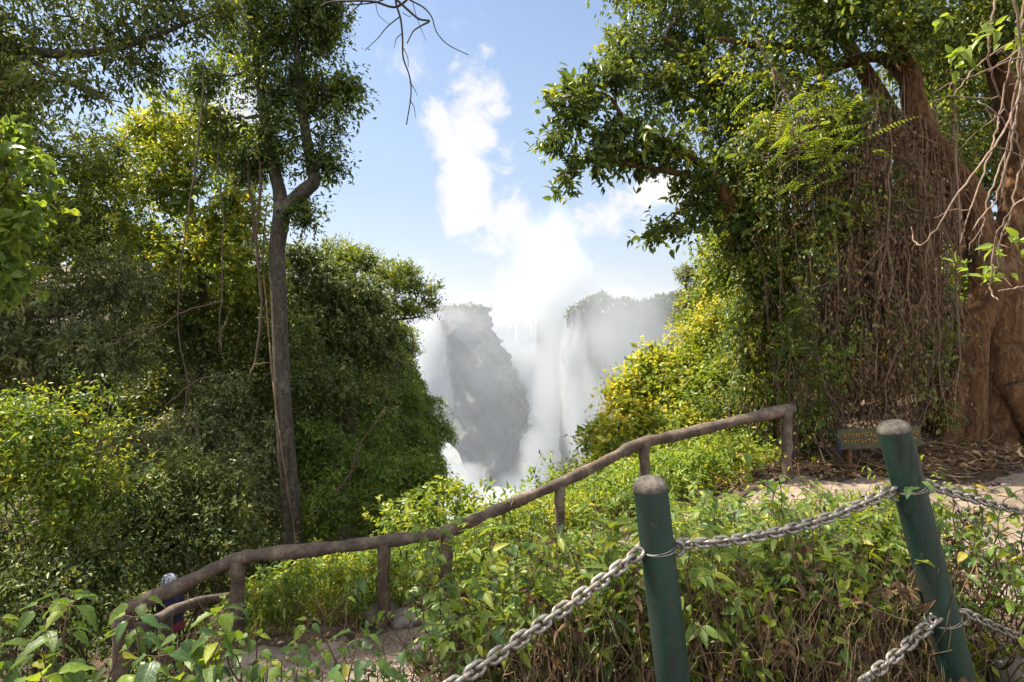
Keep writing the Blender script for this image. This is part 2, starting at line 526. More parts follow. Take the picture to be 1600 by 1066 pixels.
M['hat'] = noise_mat('hat', [(.42, (.05, .07, .16)), (.5, (.42, .46, .52)), (.6, (.62, .64, .68))], scale=38, detail=3, bump=.2, bdist=.003)
M['jacket'] = noise_mat('jacket', [(.3, (.012, .014, .035)), (.7, (.03, .03, .07))], scale=12, bump=.3, bdist=.01)
M['pink_cloth'] = noise_mat('pink_cloth', [(.3, (.11, .02, .035)), (.7, (.18, .035, .055))], scale=12, bump=.2, bdist=.005)
M['hair'] = noise_mat('hair', [(.3, (.012, .008, .006)), (.7, (.04, .026, .018))], scale=40, bump=.3, bdist=.003)

# ------------------------------------------------------------------ leaves
RHOMB = (np.array([(0, 0, 0), (.42, .5, .1), (1, 0, -.08), (.42, -.5, .1)]), np.array([(0, 1, 2), (0, 2, 3)]), None)
OVATE = (np.array([(0, 0, 0), (.35, 0, -.03), (.7, 0, -.08), (1, 0, -.2), (.28, .5, .07), (.66, .34, .02), (.28, -.5, .07), (.66, -.34, .02)]),
         np.array([(0, 1, 4), (2, 3, 5), (0, 6, 1), (2, 7, 3)]), np.array([(1, 2, 5, 4), (1, 6, 7, 2)]))


def detailed_leaf():
    us = [0, .08, .2, .34, .5, .65, .79, .9, 1.0]
    ws = [.03, .28, .47, .5, .45, .35, .22, .1, .0]
    vs, tr, qd = [], [], []
    for i, (u, w) in enumerate(zip(us, ws)):
        for k in (-1, -.5, 0, .5, 1):
            vs.append((u, w * k, .16 * abs(k) * w + .035 * math.sin(u * 21 + k * 2) * abs(k) - .28 * u * u))
    for i in range(len(us) - 1):
        for k in range(4):
            a = i * 5 + k
            qd.append((a, a + 1, a + 6, a + 5))
    return np.array(vs), np.zeros((0, 3), int), np.array(qd)


DETAIL = detailed_leaf()


def put_leaves(mb, pos, axis, normal, L, W, tint, tmpl=RHOMB, mi=0, curl=None):
    """many leaves at once; axis runs from base to tip, W is the width over the length"""
    n = len(pos)
    if n == 0:
        return
    axis = nrm(axis)
    side = nrm(np.cross(normal, axis))
    up = np.cross(axis, side)
    tv, tt, tq = tmpl
    L = np.broadcast_to(L, (n,)); W = np.broadcast_to(W, (n,))
    k = len(tv)
    v = pos[:, None] + axis[:, None] * (tv[None, :, 0] * L[:, None])[..., None] \
        + side[:, None] * (tv[None, :, 1] * (L * W)[:, None])[..., None]
    wz = tv[None, :, 2] * L[:, None]
    if curl is not None:
        wz = wz * np.asarray(curl)[:, None]
    v = v + up[:, None] * wz[..., None]
    off = (np.arange(n) * k)[:, None, None]
    t = (tt[None] + off).reshape(-1, 3) if tt is not None and len(tt) else None
    q = (tq[None] + off).reshape(-1, 4) if tq is not None else None
    uv = np.tile(np.column_stack([tv[:, 0], tv[:, 1], np.zeros(k)]), (n, 1))
    mb.add(v.reshape(-1, 3), t, q, np.repeat(np.broadcast_to(tint, (n,)), k), uv, mi)


def rdir(n):
    return nrm(rng.normal(size=(n, 3)))


def sprays(mb, c, out, tw, per, L, W, tint, tsd=.12, droop=.25, tmpl=RHOMB, spread=.9, mi=0, upn=.6):
    """leafy twigs: c (n,3) twig feet, out (n,3) the way they grow; per leaves along each"""
    n = len(c)
    d = nrm(out + .55 * rdir(n) + V3(0, 0, -droop * .6))
    tws = tw * rng.uniform(.5, 1.3, n)
    t = rng.uniform(0.05, 1, (n, per))
    pos = c[:, None] + d[:, None] * (t * tws[:, None])[..., None] + rng.normal(size=(n, per, 3)) * (tws * .10)[:, None, None]
    pos[..., 2] -= droop * .35 * (t ** 2) * tws[:, None]
    pos = pos.reshape(-1, 3)
    dd = np.repeat(d, per, 0)
    ax = nrm(dd * .6 + spread * rdir(n * per) + V3(0, 0, -droop))
    nn = nrm(V3(0, 0, upn) + .35 * np.repeat(nrm(out), per, 0) + .62 * rdir(n * per))
    LL = L * rng.uniform(.65, 1.3, n * per)
    tt = np.clip(np.repeat(np.broadcast_to(tint, (n,)), per) + rng.normal(0, tsd, n * per), 0, 1)
    put_leaves(mb, pos, ax, nn, LL, W * rng.uniform(.8, 1.2, n * per), tt, tmpl, mi)
    return d, tws


def lobe(px, py, rx, ry, d, rd=None):
    """ellipsoid of foliage seen at (px,py) with pixel radii rx, ry at distance d; rd its half depth in metres"""
    k = d / F
    rx_, ry_ = rx * k, ry * k
    return P(px, py, d), V3(rx_, rd if rd else (rx_ + ry_) / 2, ry_)


def lobe_points(lobes, n, inner=.35, weight=None):
    c = np.array([l[0] for l in lobes]); r = np.array([l[1] for l in lobes])
    area = (r[:, 0] * r[:, 1] + r[:, 0] * r[:, 2] + r[:, 1] * r[:, 2])
    k = rng.choice(len(lobes), n, p=area / area.sum())
    d = rdir(n)
    # lumpy shells with hollows between clumps
    ph = rng.uniform(0, 6.28, (len(lobes), 6))[k]
    lump = 1 + .16 * np.sin(5 * d[:, 0] + ph[:, 0]) * np.sin(5 * d[:, 2] + ph[:, 1]) + .12 * np.sin(9 * d[:, 1] + ph[:, 2]) * np.sin(8 * d[:, 2] + ph[:, 3])
    f = (1 - inner * rng.random(n) ** 1.8) * lump
    return c[k] + d * r[k] * f[:, None], nrm(d / r[k]), k


def wobble_path(a, b, n=9, amp=.08, sag=0.0):
    a, b = np.asarray(a, float), np.asarray(b, float)
    t = np.linspace(0, 1, n)[:, None]
    ln = np.linalg.norm(b - a)
    w = np.cumsum(rng.normal(size=(n, 3)), 0) * amp * ln / math.sqrt(n)
    w = w - w[0] - t * (w[-1] - w[0])
    p = a + (b - a) * t + w
    p[:, 2] -= sag * ln * 4 * (t * (1 - t))[:, 0]
    return p


def gz(x, y):
    """height of the ground"""
    x = np.asarray(x, float); y = np.asarray(y, float)
    ss = lambda a, b, v: (lambda t: t * t * (3 - 2 * t))(np.clip((v - a) / (b - a), 0, 1))
    yr = np.interp(x, RX, RY)
    zp = np.interp(x, [-7, -4, -3.28, -2.36, -1.17, -.6, .5, 1.4, 3, 5, 10], [-4.3, -3.55, -3.25, -2.92, -2.8, -2.74, -2.42, -2.12, -1.8, -1.72, -1.7])
    zn = np.interp(x, [-6, -3, -1, 0, 1, 3, 6], [-2.6, -2.15, -1.75, -1.6, -1.55, -1.6, -1.66])
    a = ss(1.9, np.maximum(yr - 1.35, 2.6), y)
    z = zn * (1 - a) + zp * a
    s = y - yr
    left = np.clip((-2.2 - x) / 2.0, 0, 1)
    slope = .22 * (1 - left) * np.clip((4.5 - x) / 2, 0, 1) + .55 * left
    z = z - np.clip(s, 0, 4.5) * slope
    z = z + ss(13, 26, y) * left * 6.5 + ss(-6, -14, x) * ss(5, 12, y) * 2.5
    xl = np.interp(y, [8, 14, 22, 32], [-3.2, -3.7, -4.9, -8.0]); xr = np.interp(y, [6, 10, 30, 40], [1.0, 1.55, 6.2, 8.0])
    g = ss(2.0, 4.8, s) * ss(xl - .9, xl + .3, x) * (1 - ss(xr, xr + 1.6, x))
    g = np.maximum(g, ss(30, 40, y))
    nzz = .05 * np.sin(2.1 * x + 1.3 * y) + .035 * np.sin(4.7 * x - 3.1 * y + 1) + .02 * np.sin(9 * x + 7 * y)
    z = z + nzz * np.clip(1 - g, 0, 1)
    return EYE + z * (1 - g) + (-37) * g


RAIL = [(180, 968, 4.7), (205, 948, 4.7), (290, 912, 4.8), (355, 880, 4.9), (400, 868, 4.92), (500, 858, 5.05), (600, 846, 5.2), (690, 833, 5.3), (740, 813, 5.4), (800, 787, 5.55), (875, 755, 5.7),
        (950, 718, 5.85), (1000, 693, 5.9), (1060, 680, 6.0), (1150, 658, 6.1), (1240, 638, 6.2)]
RP = np.array([P(*r) for r in RAIL])
RX = np.concatenate([[-9], RP[:, 0], [6, 14]])
RY = np.concatenate([[4.7], RP[:, 1], [6.9, 8.0]])


# ------------------------------------------------------------------ ground, path, gorge
def build_ground():
    xs = np.concatenate([[-4000, -900, -250, -80, -45], np.linspace(-30, -9, 30), np.linspace(-8.7, 8.7, 150), np.linspace(9, 30, 30), [45, 80, 250, 900, 4000]])
    ys = np.concatenate([[-300, -60, -20, -8], np.linspace(-4, 12, 160), np.linspace(12.3, 42, 70), [60, 100, 180, 320, 700, 2000, 6000]])
    X, Y = np.meshgrid(xs, ys)
    mb = MB()
    mb.grid(np.stack([X, Y, gz(X, Y)], -1))
    tag(mb.build('ground', M['ground']), kind='structure')
    # trodden path along the rail, opening to the right
    x = np.linspace(-4.6, 13, 240)
    yr = np.interp(x, RX, RY)
    lo = np.interp(x, [-5, 0, 1.6, 2.6, 3.6, 4.6, 13], [3.1, 3.75, 4.2, 3.6, 2.7, 2.2, 2.0]) + .12 * np.sin(x * 3.1) + .07 * np.sin(x * 7.7)
    hi = np.minimum(yr - .12, np.interp(x, [2.5, 4, 6, 13], [9, 6.1, 6.05, 6.2])) + .06 * np.sin(x * 4.3)
    t = np.linspace(0, 1, 40)[:, None]
    Yp = lo + (hi - lo) * t
    Xp = np.broadcast_to(x, Yp.shape)
    ed = np.minimum(t, 1 - t) * 8
    mb = MB()
    mb.grid(np.stack([Xp, Yp, gz(Xp, Yp) + np.minimum(ed, 1) * .03 - .006], -1))
    tag(mb.build('path', M['path']), kind='structure')


build_ground()


def cliff_block(name, outline, back, top_pts=None, zbot=-42, mat='cliff', rough=2.2, step=1.6):
    """rock wall following outline (list of x, y, ztop) in plan, with a top sheet back to the horizon"""
    o = np.array(outline, float)
    n = 90
    seg = np.concatenate([[0], np.cumsum(np.linalg.norm(np.diff(o[:, :2], axis=0), axis=1))])
    tt = np.linspace(0, seg[-1], n)
    ox = np.interp(tt, seg, o[:, 0]); oy = np.interp(tt, seg, o[:, 1]); oz = np.interp(tt, seg, o[:, 2])
    dx, dy = np.gradient(ox), np.gradient(oy)
    ln = np.hypot(dx, dy) + 1e-9
    nx, ny = dy / ln, -dx / ln
    m = 60
    g = np.empty((m, n, 3))
    for j in range(m):
        f = j / (m - 1)
        z = oz + (zbot - oz) * f
        led = rough * (np.sin(tt * .33 + f * 6) * .5 + np.sin(tt * .81 - f * 13 + 1) * .35 + np.sin(tt * 1.7 + f * 31) * .22 + np.sin(f * 23 + tt * .1) * .35 + rng.normal(0, .12, n))
        push = led * min(1, f * 6) + f * rough * 2.0
        g[j] = np.stack([ox + nx * push, oy + ny * push, z], -1)
    mb = MB()
    mb.grid(g)
    top = np.stack([np.stack([ox, oy, oz], -1), np.stack([np.full(n, 0) + back[0] * 1.0 + ox * back[2], np.full(n, back[1]) + 0 * oy, oz * 0 + back[3]], -1)], 0)
    mb.grid(top)
    return tag(mb.build(name, M[mat]), kind='structure')


def build_gorge():
    D = 115
    def Q(px, py, d):
        p = P(px, py, d); return (p[0], p[1], p[2])
    # the spur that stands in the middle of the gorge: a tapering buttress, its right edge stepping down to the water
    mb = MB()
    rows = [(488, 640, 758), (505, 640, 760), (530, 641, 768), (545, 642, 778), (560, 644, 790), (590, 648, 803), (615, 650, 812), (640, 654, 826), (660, 658, 832), (680, 664, 834), (700, 674, 826), (720, 690, 818), (745, 710, 806), (770, 730, 795), (800, 745, 790)]
    ys = np.array([r[0] for r in rows], float); l = np.array([r[1] for r in rows], float); r_ = np.array([r[2] for r in rows], float)
    m, n = 90, 110
    yy = np.linspace(488, 830, m)
    g = np.empty((m, n, 3))
    for j, y in enumerate(yy):
        a = np.interp(y, ys, l); b = np.interp(y, ys, r_)
        u = np.linspace(0, 1, n)
        ang = (u - .5) * math.pi * 1.05
        jag = 3.2 * math.sin(y * .19) + 2.2 * math.sin(y * .43 + 1)
        xc, hw = (a + b) / 2, (b - a) / 2
        px = xc + np.sin(ang) * (hw + jag * np.clip(u, 0, 1))
        d = D + 26 - np.cos(ang) * 26 * (.7 + .3 * (y - 488) / 300) + 1.8 * np.sin(u * 21 + y * .05) + 1.1 * np.sin(u * 47 - y * .11) + 1.4 * np.sin(y * .12 + u * 9) + rng.normal(0, .35, n)
        g[j] = np.array([P(px_, y, d_) for px_, d_ in zip(px, d)])
        g[j][:, 0] = P(800, y, D)[0] + (px - 800) / F * D
        g[j][:, 2] = P(800, y, D)[2]
    mb.grid(g)
    top = g[0]
    back = top.copy(); back[:, 1] = 260; back[:, 0] = back[:, 0] * 1.9 - 8
    mb.grid(np.stack([top, back]))
    tag(mb.build('cliff', M['cliff']), kind='structure')
    # plateau beyond it, to the horizon, with the lip of the falls
    yl = 215
    zl = P(800, 500, yl)[2]
    out = [(-420, yl + 40, zl + 1.5), (-60, yl + 30, zl + 1), (-22, yl + 14, zl + 1), (-11, yl, zl), (6, yl + 3, zl - .3), (20, yl + 8, zl), (60, yl + 30, zl + 1), (400, yl + 90, zl + 2)]
    cliff_block('plateau', out, (0, 5000, 6.0, P(0, 489, 5000)[2]), rough=1.6)
    # the river pouring over the lip: a sheet bent over the edge, folded into strands
    mb = MB()
    u = np.linspace(0, 1, 90)
    X = -10.5 + u * 19
    fold = rng.normal(size=23)
    rows = []
    for f in np.linspace(0, 1, 40):
        if f < .25:
            y = yl + 60 * (1 - f / .25) - 2; z = zl + .35 + 0 * u
        else:
            k = (f - .25) / .75
            y = yl - 2 - 3.0 * math.sqrt(k) - 2.2; z = zl + .35 - 34 * k
        rows.append(np.stack([X * (1 + .1 * (1 - f)), y + .9 * np.interp(u, np.linspace(0, 1, 23), fold) + .5 * np.sin(u * 17 + f * 2) - rng.random(90) * (.3 + f), z + 0.25 * np.sin(u * 37)], -1))
    mb.grid(np.array(rows))
    tag(mb.build('waterfall', M['water']), 'white waterfall pouring over the far lip of the gorge', 'waterfall', kind='structure')
    # foaming river on the gorge floor
    mb = MB()
    xx, yy = np.meshgrid(np.linspace(-60, 70, 60), np.linspace(45, 212, 60))
    mb.grid(np.stack([xx, yy, -34.5 + EYE + .4 * np.sin(xx * .9) * np.sin(yy * .5) + .2 * np.sin(xx * 2.3 + yy)], -1))
    tag(mb.build('water', M['river']), kind='structure')
    # right wall of the gorge
    d0 = 92
    e = P(893, 490, d0)
    out = [(e[0] + 26, d0 + 110, e[2] + 2), (e[0] + 6, d0 + 40, e[2] + 1), (e[0], d0, e[2]), (e[0] + 6, d0 - 9, e[2] + .8), (e[0] + 20, d0 - 18, e[2] + .6), (e[0] + 60, d0 - 30, e[2] + 1), (e[0] + 200, d0 - 50, e[2] + 2)]
    o = np.array(out)
    cliff_block('gorge_cliff', out, (400, 1500, 4.0, e[2] + 1), rough=1.3)
    # wood along its top: one far mass
    mb = MB()
    xs = rng.uniform(893, 1120, 330)
    c, outv = [], []
    for px in xs:
        sk = np.interp(px, [893, 905, 930, 945, 955, 975, 1000, 1030, 1060, 1120], [492, 484, 470, 466, 484, 474, 483, 474, 468, 460])
        d = d0 - np.clip((px - 893) * .12, 0, 20) + rng.uniform(-1, 4)
        for _ in range(7):
            c.append(P(px + rng.normal(0, 2.5), sk + abs(rng.normal(0, 1)) * 9, d)); outv.append((rng.normal() * .5, -.3, .8))
    sprays(mb, np.array(c), np.array(outv), 1.1, 11, .55, .55, .4, tmpl=RHOMB)
    for px in range(690, 1000, 2):
        if rng.random() < .8:
            p = P(px + rng.uniform(-2, 2), 489 - abs(rng.normal(0, 2.2)) - (4 if 730 < px < 760 else 0), 330 + rng.uniform(-20, 20))
            sprays(mb, np.repeat(p[None], 5, 0) + rng.normal(size=(5, 3)) * V3(1.2, 1, .7), rdir(5) + V3(0, 0, .6), 2.2, 10, 1.4, .6, .4)
    # scrub on the top and ledges of the spur
    for _ in range(260):
        t = rng.random()
        if t < .6:
            px, py, d = rng.uniform(640, 762), 487 - abs(rng.normal(0, 2.5)), rng.uniform(117, 150)
        else:
            py = rng.uniform(495, 690); px = np.interp(py, ys, r_) - abs(rng.normal(0, 20)) - 1; d = 118 + rng.uniform(-4, 6)
        p = P(px, py, d); p[0] = (px - 800) / F * D if t >= .6 else p[0]; 
        if t >= .6: p[2] = P(800, py, D)[2]
        n_ = 5 if t < .6 else 2
        sprays(mb, np.repeat(p[None], n_, 0) + rng.normal(size=(n_, 3)) * V3(.7, .6, .35), V3(.3, -.5, .6) + .6 * rdir(n_), 1.0, 9, .45, .6, .3)
    tag(mb.build('distant_woods', M['far_leaf']), kind='stuff')


build_gorge()


# ------------------------------------------------------------------ generic plants
def sublobes(lobes, k):
    out = []
    for c, r in lobes:
        out.append((c, r * .66))
        for _ in range(k):
            d = rdir(1)[0]
            out.append((c + d * r * rng.uniform(.45, .78), r * rng.uniform(.26, .5)))
    return out


def leafy(mb, lobes, n, L, W=.45, per=12, tw=.45, tint=.45, tvar=.15, droop=.3, tmpl=RHOMB, inner=.4, upn=.6, mi=0, spread=.9, sub=9):
    nt = max(1, int(n / per))
    if sub:
        lobes = sublobes(lobes, sub)
    c, o, k = lobe_points(lobes, nt, inner)
    lt = rng.normal(0, tvar * .75, len(lobes))[k]
    L = np.repeat(L * rng.uniform(.75, 1.3, len(lobes))[k], per)
    sprays(mb, c - o * tw * .35, o, tw, per, L, W, np.clip(tint + lt + rng.normal(0, tvar, nt), 0, 1), droop=droop, tmpl=tmpl, upn=upn, mi=mi, spread=spread)
    return c, o


def tree(name, label, cat, trunks, lobes, leaf, mat, bark='bark_grey', group=None, limbs=True, twigs=.12, extra=None, limb_r=.05, wob=.06):
    """trunks: list of (points, radii); lobes: foliage masses; leaf: keyword dict for leafy()"""
    base = np.asarray(trunks[0][0][0], float)
    root = thing(name, label, cat, base, group)
    mb = MB()
    allp = []
    for pts, rad in trunks:
        p = catmull(pts, 7)
        r = np.interp(np.linspace(0, 1, len(p)), np.linspace(0, 1, len(rad)), rad)
        p[1:-1] += np.stack([np.interp(np.arange(len(p) - 2), np.linspace(0, len(p) - 3, 9), rng.normal(size=9)) for _ in range(3)], -1) * r[1:-1, None] * .12
        mb.tube(p, r, 14, wob=wob)
        allp.append(p)
    trunk = mb.build('trunk', M[bark], root, base)
    allp = np.vstack(allp)
    mb = MB()
    if limbs:
        hi = allp[len(allp) // 3:]
        for c, r in lobes:
            d = np.linalg.norm(hi - c, axis=1) + np.maximum(0, hi[:, 2] - c[2]) * 1.2
            a = hi[np.argmin(d)]
            p = wobble_path(a, c, 10, .10)
            mb.tube(p, np.linspace(limb_r, limb_r * .3, 10), 6)
            for _ in range(5):
                e = c + rdir(1)[0] * r * .85
                q = wobble_path(p[rng.integers(5, 10)], e, 7, .12)
                mb.tube(q, np.linspace(limb_r * .4, limb_r * .1, 7), 5)
        mb.build('branches', M[bark if limb_r > .03 else 'twig'], trunk, base)
    mb = MB()
    leafy(mb, lobes, mat=None, **leaf) if False else leafy(mb, lobes, **leaf)
    if extra:
        extra(mb)
    mb.build('crown', M[mat], root, base)
    return root


def bush(name, label, cat, lobes, leaf, mat, base, group=None, stems=8, stem_r=.02, stemmat='twig'):
    base = np.asarray(base, float)
    root = thing(name, label, cat, base, group)
    mb = MB()
    for _ in range(stems):
        c, r = lobes[rng.integers(len(lobes))]
        e = c + rdir(1)[0] * r * .7
        p = wobble_path(base + V3(rng.normal(0, .12), rng.normal(0, .12), -.1), e, 10, .10)
        mb.tube(p, np.linspace(stem_r, stem_r * .3, 10), 5)
        for _ in range(2):
            q = wobble_path(p[rng.integers(4, 9)], c + rdir(1)[0] * r, 6, .12)
            mb.tube(q, np.linspace(stem_r * .5, stem_r * .15, 6), 4)
    mb.build('stems', M[stemmat], root, base)
    mb = MB()
    leafy(mb, lobes, **leaf)
    mb.build('foliage', M[mat], root, base)
    return root


def on_ground(px, d):
    x = (px - 800) / F * d
    return V3(x, d, float(gz(x, d)))


# ------------------------------------------------------------------ left: the wood
def left_wood():
    d = 12.0
    b = P(456, 862, d)
    t1 = [b + V3(0, 0, -.3), b, P(450, 740, d), P(442, 620, d), P(437, 500, d), P(434, 400, d), P(441, 318, d)]
    lob = [lobe(470, 40, 80, 70, d), lobe(515, 150, 60, 62, d), lobe(500, 240, 42, 48, d), lobe(440, 130, 60, 70, d), lobe(400, 30, 80, 70, d), lobe(440, -70, 120, 70, d, 1.6),
           lobe(395, 240, 45, 60, d + .4), lobe(478, 330, 30, 26, d), lobe(545, 135, 26, 24, d), lobe(505, 20, 36, 60, d), lobe(430, 215, 45, 40, d - .3), lobe(350, 190, 50, 46, d + .5), lobe(325, 120, 50, 40, d + .5)]
    tree('tall_tree', 'tall slender grey trunked tree forking high above the ravine, standing alone before the dark wood', 'tree',
         [(t1, [.23, .205, .18, .17, .165, .17, .19]), ([P(441, 330, d), P(470, 303, d - .1), P(490, 284, d - .1), P(484, 250, d), P(474, 180, d), P(466, 100, d), P(455, 0, d)], [.17, .15, .13, .11, .09, .07, .03]),
          ([P(441, 325, d), P(430, 280, d), P(418, 200, d), P(404, 110, d), P(385, 10, d), P(380, -80, d)], [.16, .13, .11, .09, .07, .03])],
         lob, dict(n=40000, L=.105, W=.4, per=14, tw=.5, tint=.42, droop=.35), 'leaf_olive', limb_r=.045)
    # climber up the trunk
    mb = MB()
    base = P(470, 850, d - .3)
    th = np.linspace(0, 1, 60)
    ax = catmull(t1[1:], 10)
    ax = ax[np.linspace(0, len(ax) - 1, 60).astype(int)]
    p = ax + np.stack([.25 * np.cos(.7 + th * 3.0), -.18 - .08 * np.sin(th * 7), 0 * th], -1)
    mb.tube(p, .022 - .008 * th, 6)
    tag(mb.build('climbing_vine', M['root'], origin=base), 'thin woody vine climbing the slender grey trunk', 'vine')

    spec = [
        # name, label, lobes, leaf kwargs, mat, trunk foot (px,d), trunk radius
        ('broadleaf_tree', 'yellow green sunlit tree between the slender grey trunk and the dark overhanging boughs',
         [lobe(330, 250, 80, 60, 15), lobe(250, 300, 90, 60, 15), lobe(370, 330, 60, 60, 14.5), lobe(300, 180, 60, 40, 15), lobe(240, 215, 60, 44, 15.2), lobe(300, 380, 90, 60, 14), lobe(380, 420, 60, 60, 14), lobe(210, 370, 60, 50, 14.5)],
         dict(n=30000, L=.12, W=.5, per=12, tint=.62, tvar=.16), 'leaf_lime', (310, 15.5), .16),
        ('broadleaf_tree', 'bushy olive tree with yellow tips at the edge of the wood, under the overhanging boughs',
         [lobe(70, 280, 110, 70, 12), lobe(150, 240, 80, 50, 12.5), lobe(30, 210, 80, 50, 12), lobe(150, 340, 80, 60, 12), lobe(60, 370, 90, 50, 11.5), lobe(-80, 260, 90, 90, 12), lobe(-50, 70, 90, 70, 12.5), lobe(-140, 0, 110, 100, 12.5), lobe(30, -60, 100, 70, 12.6), lobe(0, 120, 70, 60, 12), lobe(-60, 190, 70, 60, 10.5)],  # upper and outer lobes added, largely out of view, to shade the bushes below
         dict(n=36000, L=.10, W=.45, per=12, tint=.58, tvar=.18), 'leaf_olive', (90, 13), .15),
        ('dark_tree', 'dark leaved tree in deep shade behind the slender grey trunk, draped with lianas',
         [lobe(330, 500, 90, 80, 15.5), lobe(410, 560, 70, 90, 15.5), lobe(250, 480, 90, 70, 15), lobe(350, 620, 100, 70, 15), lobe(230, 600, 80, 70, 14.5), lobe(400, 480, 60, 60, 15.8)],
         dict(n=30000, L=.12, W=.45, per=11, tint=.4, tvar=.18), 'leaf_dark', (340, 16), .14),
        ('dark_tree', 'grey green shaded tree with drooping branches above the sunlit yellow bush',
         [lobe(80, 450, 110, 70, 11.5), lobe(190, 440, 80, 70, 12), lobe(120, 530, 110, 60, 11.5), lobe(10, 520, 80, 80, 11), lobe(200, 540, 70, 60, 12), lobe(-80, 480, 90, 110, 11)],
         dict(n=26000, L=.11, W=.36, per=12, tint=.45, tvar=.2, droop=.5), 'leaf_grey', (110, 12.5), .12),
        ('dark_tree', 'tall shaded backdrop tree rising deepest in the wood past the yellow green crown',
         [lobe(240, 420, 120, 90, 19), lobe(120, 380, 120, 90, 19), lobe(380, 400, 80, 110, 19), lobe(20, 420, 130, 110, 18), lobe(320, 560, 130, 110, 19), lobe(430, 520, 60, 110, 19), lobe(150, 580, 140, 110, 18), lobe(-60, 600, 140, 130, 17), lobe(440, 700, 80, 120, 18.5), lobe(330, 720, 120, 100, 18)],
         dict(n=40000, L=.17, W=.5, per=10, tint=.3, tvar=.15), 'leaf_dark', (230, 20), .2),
    ]
    for nm, lb, lobes, leaf, mat, (fx, fd), r in spec:
        g = on_ground(fx, fd)
        top = np.mean([l[0] for l in lobes], 0)
        tree(nm, lb, 'tree', [([g + V3(0, 0, -.3), g + (top - g) * .35 + V3(rng.normal(0, .15), 0, 0), g + (top - g) * .7 + V3(rng.normal(0, .2), 0, 0), top], [r * 1.2, r, r * .7, r * .4])],
             lobes, leaf, mat, limb_r=r * .32)

    # boughs overhead: a big tree whose trunk stands outside the frame
    d = 6.6
    tr = [on_ground(-160, 7.2), P(-150, 600, 7.2), P(-140, 250, 7.0), P(-120, 0, 6.8), P(-80, -150, 6.6)]
    lob = [lobe(40, 60, 110, 50, d), lobe(170, 40, 90, 42, d), lobe(280, 20, 70, 40, d), lobe(100, 130, 80, 36, d - .2), lobe(220, 95, 70, 30, d), lobe(-40, 120, 80, 60, d), lobe(60, -50, 150, 60, d + .2), lobe(250, -60, 120, 50, d), lobe(345, 15, 40, 25, d), lobe(0, 175, 70, 28, d - .1)]
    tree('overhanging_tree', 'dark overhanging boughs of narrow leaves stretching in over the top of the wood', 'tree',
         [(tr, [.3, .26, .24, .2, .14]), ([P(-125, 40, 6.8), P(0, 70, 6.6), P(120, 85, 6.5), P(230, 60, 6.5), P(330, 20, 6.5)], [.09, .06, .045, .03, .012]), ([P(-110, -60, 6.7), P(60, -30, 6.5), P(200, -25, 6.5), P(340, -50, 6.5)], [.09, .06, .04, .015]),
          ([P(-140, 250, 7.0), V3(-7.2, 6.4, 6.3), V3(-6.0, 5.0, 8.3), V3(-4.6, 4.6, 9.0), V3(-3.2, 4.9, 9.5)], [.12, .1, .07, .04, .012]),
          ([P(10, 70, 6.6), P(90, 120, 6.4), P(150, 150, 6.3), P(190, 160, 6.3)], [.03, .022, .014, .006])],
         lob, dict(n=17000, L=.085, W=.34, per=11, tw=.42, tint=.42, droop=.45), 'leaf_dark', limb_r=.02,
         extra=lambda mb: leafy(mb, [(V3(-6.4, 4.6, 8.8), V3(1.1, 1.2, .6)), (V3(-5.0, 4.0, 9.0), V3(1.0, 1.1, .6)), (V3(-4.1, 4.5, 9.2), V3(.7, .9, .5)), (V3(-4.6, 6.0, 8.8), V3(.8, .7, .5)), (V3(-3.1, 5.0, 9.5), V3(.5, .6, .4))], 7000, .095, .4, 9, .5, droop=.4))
    # bright branch at the edge
    d = 5.0
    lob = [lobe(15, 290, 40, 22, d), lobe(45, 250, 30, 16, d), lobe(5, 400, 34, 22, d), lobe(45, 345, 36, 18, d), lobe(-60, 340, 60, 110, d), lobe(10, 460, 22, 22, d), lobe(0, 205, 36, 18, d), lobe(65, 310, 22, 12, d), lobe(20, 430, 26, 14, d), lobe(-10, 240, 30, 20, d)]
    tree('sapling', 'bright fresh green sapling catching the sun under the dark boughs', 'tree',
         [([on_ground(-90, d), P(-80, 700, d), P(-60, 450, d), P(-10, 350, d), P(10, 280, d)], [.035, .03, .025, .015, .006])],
         lob, dict(n=1900, L=.095, W=.6, per=9, tw=.26, tint=.62, droop=.35, tmpl=OVATE), 'leaf_fresh', limb_r=.01)

